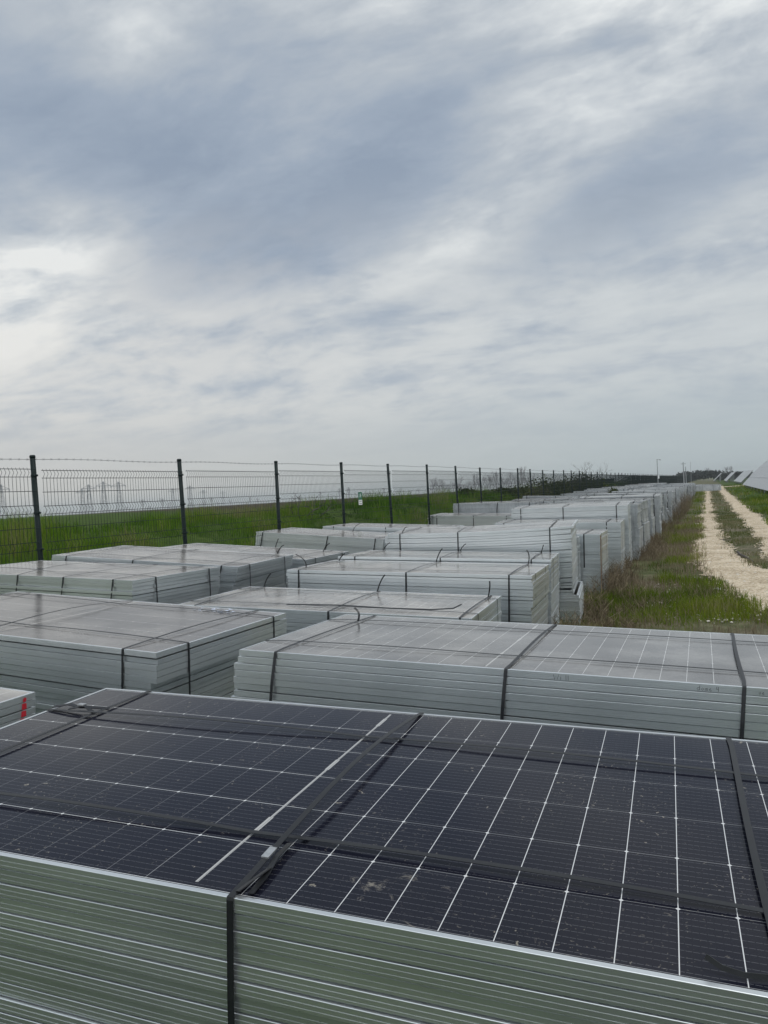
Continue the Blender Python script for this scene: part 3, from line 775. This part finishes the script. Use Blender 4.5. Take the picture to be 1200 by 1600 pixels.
B6, _ = panel_stack((-2.6882, 9.5636, 1.2206, .1076, -.02, .0189), 'tallest stack, bowed top panels tipped up at the right, on a shifted lower pile', jit=.003, cross=(-1.0, -.24, .85), longs=(-.25,),
    steps={1: (-.03, -.006), 2: (.002, .0), 26: (.07, -.01)}, sag=bow(-.022, .028), tails=((0, -.45, .12, .5, 0),), slack=(.006, .02, .004), seed=14, depth=.55, sw=.015, lslack=.03)
A3, _ = panel_stack((-5.3368, 5.3575, 1.174, -.0255, -.0408, -.0123), 'left stack by the first fence post, loose straps crossing its pale top', jit=.004, cross=(-.13, .4, .94), longs=(-.3, .4), slack=(.04, .01, .006), lslack=.02,
    lean=(-.1, 0), steps={2: (.0, .004), 6: (-.01, .003)}, seed=15, sw=.014, depth=.3)
A4, _ = panel_stack((-5.3439, 6.7127, 1.1778, .0395, -.0728, .0107), 'left stack with a tapering undercut right end and straps hanging off it', jit=.006, cross=(-.95, -.09, .95), longs=(-.36, .36), slack=(.006, .01, .02), lslack=.01,
    lean=(-.22, 0), steps={4: (-.01, .0)}, seed=16, sw=.014, depth=.2, tails=((2, .55, .15, .5, 0),))
A5, _ = panel_stack((-5.3235, 8.0651, 1.1051, .0223, -.074, -.0067), 'left stack partly hidden behind the undercut one, against the grass bank', jit=.005, cross=(-.9, .1, .9), longs=(-.36, .36), slack=(.01, .02, .01), seed=17, sw=.014,
    tails=((1, .55, .15, .2, .1), (2, .3, .17, .5, 0)))
A6, _ = panel_stack((-5.7037, 11.2387, 1.122, -.0197, -.0796, .0015), 'stack standing alone below the third fence post, three slanting straps', jit=.004, cross=(-1.0, .19, 1.0), longs=(-.36,), seed=18, sw=.016, du=(-.05, -.06, -.03), depth=.4,
    tails=((1, .3, .22, .5, .1),), lean=(-.05, 0))
A7, _ = panel_stack((-5.2584, 12.7351, 1.1355, -.0347, -.0519, -.0041), 'stack mostly hidden behind the lone left one, just under the green sign', jit=.004, cross=(-.93, .1, .93), longs=(-.36, .3), seed=19, sw=.016)

# right end corner stacks further along the near row
mid = [
    (-2.93, 10.95, .965, .03, -.03, 0, 'small low stack tucked behind the tallest bowed one', .004),
    (-2.69, 12.25, .975, .02, -.03, 0, 'stack with rust streaks down its corner, right of the tall bowed one', .004),
    (-2.66, 14.74, 1.02, .04, -.03, .01, 'stack with two slanting straps hanging over its end, beyond the rust streaked one', .004),
    (-2.66, 16.07, 1.27, .05, -.01, .03, 'high stack with a long clean front just past the slant strapped one', .004)]
for (x, y, z, yw, tl_, ts_, lb, jt) in mid:
    s_, T_ = panel_stack((x, y, z, yw, tl_, ts_), lb, jit=jt, cross=(-.95, -.1, .9), longs=(-.36, .3), seed=int(y*10), sw=.018, ldepth=.9, off=.012)
    for o in s_.children:
        pass
    if 'rust streaks' in lb:
        mb = MB(); mb.box((PL/2+.011, -PW/2-.006, T_/2), (.014, .014, T_*.96)); mb.build('corner_strip', M['rust'], s_)

# the rows running on towards the horizon: one plain build, then copies
def far_proto(n, seed):
    rnd = random.Random(seed)
    root = empty('panel_stack', (0, 0, 0)); T = n*PH
    mb = MB(); sx = sy = 0
    for i in range(n):
        jx, jy = rnd.gauss(0, .006), rnd.gauss(0, .005)
        if rnd.random() < .12: sx += rnd.gauss(0, .03); sy += rnd.gauss(0, .012)
        last = i == n-1
        mb.box((0 if last else jx+sx, 0 if last else jy+sy, (i+.5)*PH), (PL-(0 if last else .002), PW, PH-.0055), Matrix.Rotation(0 if last else rnd.gauss(0, .004), 3, 'Z'))
    p = mb.build('panel_pile', M['alu_far'], root)
    g_ = link(bpy.data.objects.new('glass', GLASS), root); g_.location = (0, 0, T-.028)
    for u in (-.95+rnd.gauss(0, .03), rnd.gauss(.05, .05), .93+rnd.gauss(0, .03)):
        mb = MB(); mb.ribbon([(a, b, c+T) for a, b, c in strap_path_cross(u, T-.08, .02, rnd.gauss(0, .05), .03)], (1, 0, 0), .022); mb.build('strap', M['strap'], root)
    for v in (-.33, .3):
        mb = MB(); mb.ribbon([(a, b, c+T) for a, b, c in strap_path_long(v+rnd.gauss(0, .05), T-.08, .015, .05)], (0, 1, 0), .022); mb.build('strap', M['strap'], root)
    return root, T
def copy_tree(o):
    c = o.copy(); COL.objects.link(c)
    for ch in o.children:
        d = ch.copy(); COL.objects.link(d); d.parent = c
        for g_ in ch.children:
            e = g_.copy(); COL.objects.link(e); e.parent = d
    return c
protos = [far_proto(n, 40+n) for n in (33, 35, 37, 39, 41, 24)]
fresh = [True]*6
def place_far(x, y, k, label, dz=0):
    root, T = protos[k]
    o = root if fresh[k] else copy_tree(root); fresh[k] = False
    rnd = random.Random(int(y*100+x*7))
    o.matrix_world = Matrix.Translation((x, y, float(gz(x, y))+dz)) @ stack_rot(rnd.gauss(.02, .03), rnd.gauss(-.035, .012), rnd.gauss(0, .012)).to_4x4()
    tag(o, label, 'panel stack', 'strapped stacks of solar panels')
LB_R = 'strapped panel stack with a weathered end, one of the far row next to the verge'
LB_L = 'strapped panel stack with a pale top, one of the far row along the fence'
LB_E = 'small far stack in the last cluster where the road forks'
rr = random.Random(21)
A8, _ = panel_stack((-5.7384, 19.6129, 1.0488, .0006, -.0452, .0166), 'first stack of the fence side row after the gap, long low front with three straps', jit=.006, cross=(-.9, .1, .95), longs=(-.36,), seed=20, sw=.02)
y = 17.6
while y < 89:
    place_far(-2.68+rr.gauss(0, .07), y, rr.choice([2, 3, 3, 4, 4] if y < 34 else [1, 2, 2, 3, 3]), LB_R); y += 1.43+rr.random()*.12
y = 21.2
while y < 89:
    place_far(-5.55+rr.gauss(0, .12), y, rr.choice([0, 1, 1, 2] if y < 40 else [1, 2, 3]), LB_L); y += 1.43+rr.random()*.14
for i in range(9):
    for xx in (-4.6, -1.9, .0):
        if xx > -1 and i > 5: continue
        place_far(xx-.02*i, 100+i*1.6+rr.random()*.3, 5, LB_E)

# ------------------------------------------------------------------ wire mesh fence
FX = -6.8
fence = empty('mesh_fence', (FX, 6.28, float(gz(FX, 6.28))))
tag(fence, 'dark green welded mesh fence with round posts and a strand of barbed wire', 'fence')
def post_mesh():
    mb = MB()
    mb.tube([(0, 0, -.2), (0, 0, 2.13)], .029, 12); mb.tube([(0, 0, 2.125), (0, 0, 2.145), (0, 0, 2.155)], [.032, .032, .024], 12)
    for z in (.35, .73, 1.12, 1.52, 1.93):
        mb.tube([(0, 0, z-.012), (0, 0, z+.012)], .0335, 12); mb.box((.036, 0, z), (.02, .03, .02))
    return mb.mesh('post', M['post'], True)
def mesh_panel():
    mb = MB(); vz = [.40, .80, 1.20, 1.60, 2.00]; top = 2.05-.0; bot = .12
    prof = [(0, bot)]
    for z in vz: prof += [(0, z-.045), (.028, z), (0, z+.045)]
    prof[-1] = (0, 2.055)
    prof[-3] = (0, 1.955)
    for k in range(50):
        y_ = .04+k*(2.42/49)
        mb.tube([(a, y_, b) for a, b in prof], .0026, 3, False)
    for z in vz:
        for a, b in ((0, z-.045), (0, z+.045)):
            if b > 2.04: b = 2.04
            mb.tube([(a+.004, .02, b), (a+.004, 2.48, b)], .0034, 4, False)
    for z in (.2, .6, 1.0, 1.4, 1.8):
        mb.tube([(.004, .02, z), (.004, 2.48, z)], .0034, 4, False)
    return mb.mesh('mesh_panel', M['wire'])
PM = post_mesh(); WM = mesh_panel()
NP = 70; SP = 2.53
fz0 = float(gz(FX, 6.28))
rest_p = MB()
def posty(i): return 6.28+SP*(i-2)
for i in range(NP):
    yy = posty(i); zz = float(gz(FX, yy))-fz0+ .012*math.sin(i*1.3) + min(.08, max(0, .006*(yy-6)))
    p = link(bpy.data.objects.new('post', PM), fence); p.location = (0, yy-6.28, zz-.03); p.rotation_euler = (rng.normal(0, .008), rng.normal(0, .008), 0)
    w = link(bpy.data.objects.new('mesh_panel', WM), fence); w.location = (.03, yy-6.28+.02, zz-.085)
mb = MB()
for i in range(NP, NP+110):
    yy = posty(i)-6.28; mb.tube([(0, yy, -.1), (0, yy, 2.2)], .03, 5)
tag(mb.build('far_posts', M['post'], fence), kind='stuff')
mb = MB()
for i in range(NP, NP+110):
    yy = posty(i)-6.28
    for k in range(25): mb.bar((.02, yy+k*.1, .1), (.02, yy+k*.1, 2.05), .007)
    for z in (.4, .8, 1.2, 1.6, 2.0): mb.bar((.02, yy, z), (.02, yy+2.5, z), .012)
tag(mb.build('far_mesh_panels', M['wire'], fence), kind='stuff')
mb = MB(); y0, y1 = posty(0)-6.28, posty(NP+60)-6.28
pts = []
yy = y0
while yy < y1: pts.append((0, yy, 2.085+min(.08, .006*max(0, yy))+.008*math.sin(yy*2.483))); yy += .5 if yy < 60 else 3.
mb.tube(pts, .0026, 4, False)
yy = y0
while yy < 40:
    z = 2.085+min(.08, .006*max(0, yy))+.008*math.sin(yy*2.483)
    mb.bar((-.012, yy, z-.012), (.012, yy+.004, z+.012), .0024); mb.bar((.012, yy+.006, z-.012), (-.012, yy, z+.012), .0024); yy += .11
mb.build('barbed_wire', M['barb'], fence)

# green emergency sign hung on the mesh
sg = empty('safety_sign', (FX+.07, 14.55, 1.66)); tag(sg, 'small green and white safety sign hung on the mesh fence', 'sign')
mb = MB(); mb.box((0, 0, .045), (.004, .17, .16)); mb.build('green_plate', M['signgreen'], sg)
mb = MB(); mb.box((0, 0, -.092), (.004, .17, .105)); mb.build('white_plate', M['white'], sg)
mb = MB(); mb.box((.0002, 0, .137), (.0042, .176, .01)); mb.build('header', M['white'], sg)
mb = MB()   # white running figure and arrow
SGN = .72
def flat(pts): 
    k = len(pts); pts = [(a*SGN, .055+(b-.055)*SGN) for a, b in pts]; mb.add([(.0028, a, b) for a, b in pts]+[(.0036, a, b) for a, b in pts], [tuple(range(k, 2*k))]+[(i, (i+1) % k, k+(i+1) % k, k+i) for i in range(k)])
flat([(.005+.016*math.cos(q*.785), .102+.013*math.sin(q*.785)) for q in range(8)])
flat([(-.01, .085), (.03, .08), (.02, .035), (-.015, .04)]); flat([(.02, .078), (.06, .06), (.055, .052), (.02, .066)]); flat([(-.01, .083), (-.045, .065), (-.04, .057), (-.008, .07)])
flat([(.02, .04), (.05, .0), (.04, -.02), (.03, -.0), (.002, .035)]); flat([(.0, .04), (-.035, .005), (-.065, .0), (-.065, .012), (-.04, .018), (-.015, .045)])
mb.build('pictogram', M['white'], sg)
mb = MB(); SGN = 1.
for z in (-.068, -.115): 
    for k in range(5): flat([(-.06+k*.025, z-.008), (-.06+k*.025+.018, z-.008), (-.06+k*.025+.018, z+.008), (-.06+k*.025, z+.008)])
mb.build('lettering', M['ink'], sg)

# ------------------------------------------------------------------ trees, bushes, far things
def grow(mb, p, d, L, r, lev, rnd, spread=.5, up=.15):
    q = p+d*L; m_ = p.lerp(q, .5)+Vector((rnd.gauss(0, 1), rnd.gauss(0, 1), rnd.gauss(0, .5)))*L*.05
    mb.tube([p, m_, q], [r, r*.82, r*.62], 5 if lev > 2 else 3, False)
    if lev == 0: return
    for k in range(rnd.randint(2, 3) if lev > 1 else rnd.randint(2, 4)):
        dd = (d+Vector((rnd.gauss(0, spread), rnd.gauss(0, spread), rnd.gauss(up, spread*.6)))).normalized()
        s0 = p.lerp(q, rnd.uniform(.55, 1.)) if k else q
        grow(mb, s0, dd, L*rnd.uniform(.6, .85), r*.58, lev-1, rnd, spread, up)
def bare_tree(name, H, seed, mat, lev=5, spread=.45, up=.15, rt=.02, trunk_f=.26):
    rnd = random.Random(seed); root = empty(name, (0, 0, 0))
    tk = MB(); tk.tube([(0, 0, -.1), (.01*H, 0, H*trunk_f*.5), (0, 0, H*trunk_f)], [rt*H, rt*H*.8, rt*H*.62], 8)
    tk.build('trunk', mat, root)
    cr = MB()
    for k in range(4):
        a = k*1.57+rnd.random(); d = Vector((math.cos(a)*spread, math.sin(a)*spread, 1)).normalized()
        grow(cr, Vector((0, 0, H*trunk_f*(.85+.05*k))), d, H*.24, rt*H*.42, lev-1, rnd, spread, up)
    cr.build('crown', mat, root)
    return root
t1 = bare_tree('bare_tree', 4.3, 5, M['bark'], 5, .5, .2, .014, .2)
bx_, by_ = far_at(920, 58); t1.location = (bx_, by_, float(gz(bx_, by_))-.3)
tag(t1, 'leafless spreading tree rising above the fence, clear against the sky', 'tree')
t2 = bare_tree('bare_tree', 2.6, 8, M['bark'], 5, .6, .1, .014, .2)
bx_, by_ = far_at(884, 52); t2.location = (bx_, by_, float(gz(bx_, by_))-.1)
tag(t2, 'smaller leafless tree just left of the large bare one', 'tree')

def bush(px, dist, H, W_, label, seed, tb=0.):
    rnd = np.random.default_rng(seed); x0, y0 = far_at(px, dist); z0 = float(gz(x0, y0))
    root = empty('bush', (x0, y0, z0)); tag(root, label, 'bush', 'bushes behind the fence')
    n = 2600; cen = rnd.normal(0, 1, (16, 3))*np.array([W_*.3, W_*.3, H*.2])+np.array([0, 0, H*.45]); cen[:, 2] = np.clip(cen[:, 2], .1*H, .8*H)
    ci = rnd.integers(0, 16, n); P = cen[ci]+rnd.normal(0, 1, (n, 3))*np.array([.14*W_, .14*W_, .13*H]); P[:, 2] = np.abs(P[:, 2])
    a = rnd.normal(0, 1, (n, 3)); a /= np.linalg.norm(a, axis=1)[:, None]; b = np.cross(a, rnd.normal(0, 1, (n, 3))); b /= np.linalg.norm(b, axis=1)[:, None]
    s1 = .05+.06*rnd.random(n)
    V = np.stack([P-a*s1[:, None], P+b*(s1*.5)[:, None], P+a*s1[:, None], P-b*(s1*.5)[:, None]], 1).reshape(-1, 3)
    tt = np.clip(.5+.5*(rnd.random(16)-.5)[ci]+.3*(rnd.random(n)-.5)+tb, 0, 1)
    me = np_mesh('foliage', V, np.arange(4*n), np.arange(n)*4, np.full(n, 4), M['leaf'], {'tint': np.repeat(tt, 4)})
    link(bpy.data.objects.new('foliage', me), root)
    mb = MB(); rr_ = random.Random(seed)
    for k in range(9):
        d = Vector((rr_.gauss(0, .35), rr_.gauss(0, .35), 1)).normalized(); grow(mb, Vector((0, 0, 0)), d, H*.5, .02, 2, rr_, .35, .1)
    mb.build('branches', M['bark'], root)
bush(842, 44, 1.3, 2.2, 'olive green bush, leftmost of the bushes behind the fence', 1, .25)
bush(862, 47, 1.7, 2.4, 'tall olive bush left of the small leafless tree', 2, .1)
bush(893, 55, 1.6, 2.4, 'dark green bush between the two leafless trees', 3, -.1)
bush(908, 56, 2.0, 2.0, 'dense yellow green bush at the foot of the large bare tree', 4, .05)
bush(940, 70, 1.5, 4., 'dark bush right of the large bare tree', 5, -.3)
bush(790, 48, .7, 2.2, 'low green bush on the bank left of the olive bushes', 6, .0)
bush(740, 46, .7, 1.5, 'low dark bush alone on the bank crest', 7, -.2)
# green weed standing among the far stacks
bush(998, 40, .8, .5, 'green weed sticking up between far panel stacks', 9, -.1)
w_ = bpy.data.objects[[o.name for o in bpy.data.objects if o.name.startswith('bush')][-1]]
w_.name = 'tall_weed'; w_['category'] = 'weed'; del w_['group']; w_.location = (-4.12, 37.0, .5)

def hedge(pa, pb, dist, H, label, seed):
    rnd = np.random.default_rng(seed); xa, ya = far_at(pa, dist); xb, yb = far_at(pb, dist)
    root = empty('hedge', (xa, ya, float(gz(xa, ya)))); tag(root, label, 'hedge')
    n = 2600; f = rnd.random(n); top = H*(.55+.75*fbm(f*14+seed, f*0+2, 3))
    P = np.stack([f*(xb-xa)+rnd.normal(0, .8, n), f*(yb-ya)+rnd.normal(0, .8, n), rnd.random(n)**.7*top], -1)
    a = rnd.normal(0, 1, (n, 3)); a /= np.linalg.norm(a, axis=1)[:, None]; b = np.cross(a, rnd.normal(0, 1, (n, 3))); b /= np.linalg.norm(b, axis=1)[:, None]
    s1 = .25+.3*rnd.random(n)
    V = np.stack([P-a*s1[:, None], P+b*(s1*.6)[:, None], P+a*s1[:, None], P-b*(s1*.6)[:, None]], 1).reshape(-1, 3)
    me = np_mesh('foliage', V, np.arange(4*n), np.arange(n)*4, np.full(n, 4), M['hedge'], {'tint': np.repeat(np.clip(rnd.random(n), 0, 1), 4)})
    link(bpy.data.objects.new('foliage', me), root)
hedge(1062, 1128, 330, 3.0, 'low dark green hedge closing the view beyond the end of the fence', 1)
hedge(1124, 1172, 350, 3.0, 'dark hedge under the bare trees behind the far solar arrays', 2)
# treeline on the horizon: a few kinds, copied
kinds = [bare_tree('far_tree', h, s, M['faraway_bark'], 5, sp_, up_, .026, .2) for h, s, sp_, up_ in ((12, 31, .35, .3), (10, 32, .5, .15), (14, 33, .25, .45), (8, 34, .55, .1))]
fk = [True]*4
rr = random.Random(77)
def place_tree(px, dist, sc_, label, k=None):
    k = rr.randrange(4) if k is None else k
    o = kinds[k] if fk[k] else copy_tree(kinds[k]); fk[k] = False
    x0, y0 = far_at(px, dist); o.location = (x0, y0, float(gz(x0, y0))); o.rotation_euler = (0, 0, rr.random()*6.28); o.scale = (sc_, sc_, sc_)
    tag(o, label, 'tree', 'leafless trees along the horizon')
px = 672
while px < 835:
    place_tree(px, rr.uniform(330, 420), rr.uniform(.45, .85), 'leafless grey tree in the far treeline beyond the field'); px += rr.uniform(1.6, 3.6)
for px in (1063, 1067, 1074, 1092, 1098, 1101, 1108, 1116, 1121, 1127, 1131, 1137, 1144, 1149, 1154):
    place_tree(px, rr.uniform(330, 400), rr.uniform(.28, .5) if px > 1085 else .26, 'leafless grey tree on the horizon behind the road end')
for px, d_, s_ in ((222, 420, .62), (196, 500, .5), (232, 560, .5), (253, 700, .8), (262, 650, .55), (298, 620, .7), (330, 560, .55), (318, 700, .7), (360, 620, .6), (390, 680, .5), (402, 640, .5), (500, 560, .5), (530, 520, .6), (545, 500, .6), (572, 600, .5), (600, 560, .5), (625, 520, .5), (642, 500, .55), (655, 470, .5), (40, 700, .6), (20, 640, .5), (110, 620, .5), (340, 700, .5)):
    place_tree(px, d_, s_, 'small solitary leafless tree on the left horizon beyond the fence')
# broken dead branches on the bank crest
mb = MB(); rd = random.Random(3)
for k in range(5): grow(mb, Vector((rd.gauss(0, .25), rd.gauss(0, .25), 0)), Vector((rd.gauss(.5, .5), rd.gauss(0, .4), .7)).normalized(), .38, .02, 2, rd, .5, .0)
o = mb.build('branch_heap', M['bark']); bx_, by_ = far_at(476, 24); o.location = (bx_, by_, float(gz(bx_, by_)))
tag(o, 'heap of dead branches on the crest of the grass bank', 'branches')

# lattice pylons far off to the left
def pylon(H):
    root = empty('power_pylon', (0, 0, 0)); mb = MB(); w0, w1 = H*.1, H*.02
    for sx in (-1, 1):
        for sy in (-1, 1): mb.bar((sx*w0, sy*w0, 0), (sx*w1, sy*w1, H), .34)
    for k in range(7):
        f0, f1 = k/7, (k+1)/7; a, b = w0+(w1-w0)*f0, w0+(w1-w0)*f1
        for sy in (-1, 1): mb.bar((-a, sy*a, f0*H), (b, sy*b, f1*H), .16); mb.bar((a, sy*a, f0*H), (-b, sy*b, f1*H), .16)
        for sx in (-1, 1): mb.bar((sx*a, -a, f0*H), (sx*b, b, f1*H), .16)
    mb.build('tower', M['steel'], root)
    mb = MB(); ar = H*.24
    mb.bar((-ar, 0, H*.86), (ar, 0, H*.86), .6)
    for s_ in (-1, 1): mb.bar((s_*ar, 0, H*.86), (0, 0, H*.97), .35)
    mb.build('crossarm', M['steel'], root)
    mb = MB()
    for u in (-1, -.5, .5, 1): mb.bar((u*ar*.98, 0, H*.855), (u*ar*.98, 0, H*.79), .3)
    mb.build('insulators', M['steel'], root)
    return root
pp = pylon(32); first = True
for px, d_ in ((128, 1050), (139, 900), (162, 840), (186, 860), (2, 800), (270, 1250), (297, 1150), (318, 1500), (348, 1700)):
    o = pp if first else copy_tree(pp); first = False
    x0, y0 = far_at(px, d_); o.location = (x0, y0, float(gz(x0, y0))); o.rotation_euler = (0, 0, math.atan2(-x0, y0)+.3)
    tag(o, 'distant lattice power pylon standing on the left horizon', 'pylon', 'power pylons on the horizon')

# masts near the far end of the fence
def mast(name, px, x, y, H, label, cat, r0=.05, box=True, arm=False):
    root = empty(name, (x, y, float(gz(x, y)))); tag(root, label, cat)
    mb = MB(); mb.tube([(0, 0, 0), (0, 0, H)], [r0, r0*.7], 10); mb.build('pole', M['steel'], root)
    if box:
        mb = MB(); mb.box((.1, -.02, H*.45), (.16, .22, .4)); mb.build('control_box', M['white'], root)
        mb = MB(); mb.bar((0, 0, H-.05), (.3, 0, H-.05), .04); mb.box((.36, -.05, H-.1), (.14, .26, .12)); mb.build('camera_head', M['steel'], root)
    if arm:
        mb = MB(); mb.bar((-.5, 0, H*.93), (.5, 0, H*.93), .09)
        for u in (-.45, 0, .45): mb.tube([(u, 0, H*.93), (u, 0, H*.93+.16)], .04, 6)
        mb.build('crossarm', M['steel'], root)
    return root
def on_x(px, X):
    d = bearing(px); return X, X/d.x*d.y
x0, y0 = on_x(1029, -6.1); mast('camera_mast', 1029, x0, y0, 4.1, 'slim grey camera mast with a white box beside the far fence', 'mast', .06)
x0, y0 = far_at(1069.5, 190); mast('utility_pole', 1069, x0, y0, 5.2, 'thick grey utility pole with a short crossarm beyond the far stacks', 'pole', .14, False, True)
x0, y0 = far_at(1073, 192); mast('utility_pole', 1073, x0, y0, 4.2, 'shorter grey pole close beside the thick utility pole', 'pole', .1, False, False)
x0, y0 = far_at(1081, 210); mast('antenna_mast', 1081, x0, y0, 5.6, 'very thin tall mast right of the utility poles', 'mast', .05, False, False)

# ------------------------------------------------------------------ solar tables on the right
def solar_table(x, y0, y1, zlow, width, tilt, label, nmod):
    """row running along the road, face sloping up away from it"""
    g0 = float(gz(x, y0)); root = empty('solar_array', (x, y0, g0)); tag(root, label, 'solar array', 'solar arrays on the right')
    c, s_ = math.cos(tilt), math.sin(tilt); Ly = y1-y0
    mb = MB()
    for k in range(nmod):
        for j in range(2):
            a, b = j*width/2+.015, (j+1)*width/2-.015; u0, u1 = k*Ly/nmod+.012, (k+1)*Ly/nmod-.012
            P = [(a*c, u0, zlow+a*s_), (b*c, u0, zlow+b*s_), (b*c, u1, zlow+b*s_), (a*c, u1, zlow+a*s_)]
            mb.add(P+[(p[0]+.035*s_, p[1], p[2]-.035*c) for p in P], [(0, 3, 2, 1)[::-1], (4, 7, 6, 5), (0, 1, 5, 4), (1, 2, 6, 5), (2, 3, 7, 6), (3, 0, 4, 7)])
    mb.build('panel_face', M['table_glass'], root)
    mb = MB()
    for f in (.06, .44, .56, .94): mb.bar((width*f*c+.06*s_, 0, zlow+width*f*s_-.07*c), (width*f*c+.06*s_, Ly, zlow+width*f*s_-.07*c), .04)
    mb.build('rails', M['steel'], root)
    yy = .6
    while yy < Ly:
        mb = MB(); mb.bar((width*.18*c, yy, -.1), (width*.18*c, yy, zlow+width*.18*s_-.1), .09); mb.bar((width*.8*c, yy, -.1), (width*.8*c, yy, zlow+width*.8*s_-.1), .09)
        mb.bar((width*.1*c, yy, zlow+width*.1*s_-.12), (width*.92*c, yy, zlow+width*.92*s_-.12), .07)
        mb.build('support_leg', M['steel'], root); yy += 6.
    return root
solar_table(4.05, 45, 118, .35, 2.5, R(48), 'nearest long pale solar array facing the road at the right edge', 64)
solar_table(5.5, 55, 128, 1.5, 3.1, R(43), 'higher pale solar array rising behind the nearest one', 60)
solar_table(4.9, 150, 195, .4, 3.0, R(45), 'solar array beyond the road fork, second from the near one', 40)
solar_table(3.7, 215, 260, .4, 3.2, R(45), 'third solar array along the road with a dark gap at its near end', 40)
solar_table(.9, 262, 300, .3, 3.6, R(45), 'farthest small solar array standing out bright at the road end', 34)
# dark rows of another plant far behind the fence
mb = MB(); bx_, by_ = far_at(935, 120)
arr = empty('solar_array', (bx_, by_, float(gz(bx_, by_)))); tag(arr, 'dark low array row behind the fence right of the bare tree', 'solar array')
mb.box((0, 0, .6), (5, .08, .7), Matrix.Rotation(R(-12), 3, 'Z')); mb.build('panel_face', M['post'], arr)
mb = MB()
for k in range(5): mb.bar((-2.2+k*1.1, .1, -.2), (-2.2+k*1.1, .1, .5), .06)
mb.build('support_leg', M['steel'], arr)

# thin air that greys the far things
hm = bpy.data.materials.new('thin_haze'); hm.use_nodes = True; hn = hm.node_tree.nodes
hn.remove(hn['Principled BSDF']); pv = hn.new('ShaderNodeVolumePrincipled'); pv.inputs['Density'].default_value = HAZE; pv.inputs['Color'].default_value = (.9, .95, .95, 1); pv.inputs['Anisotropy'].default_value = .2
hm.node_tree.links.new(pv.outputs[0], hn['Material Output'].inputs['Volume'])
mb = MB(); mb.box((0, 1500, 12.5), (8600, 9000, 55)); tag(mb.build('haze', hm), kind='stuff')
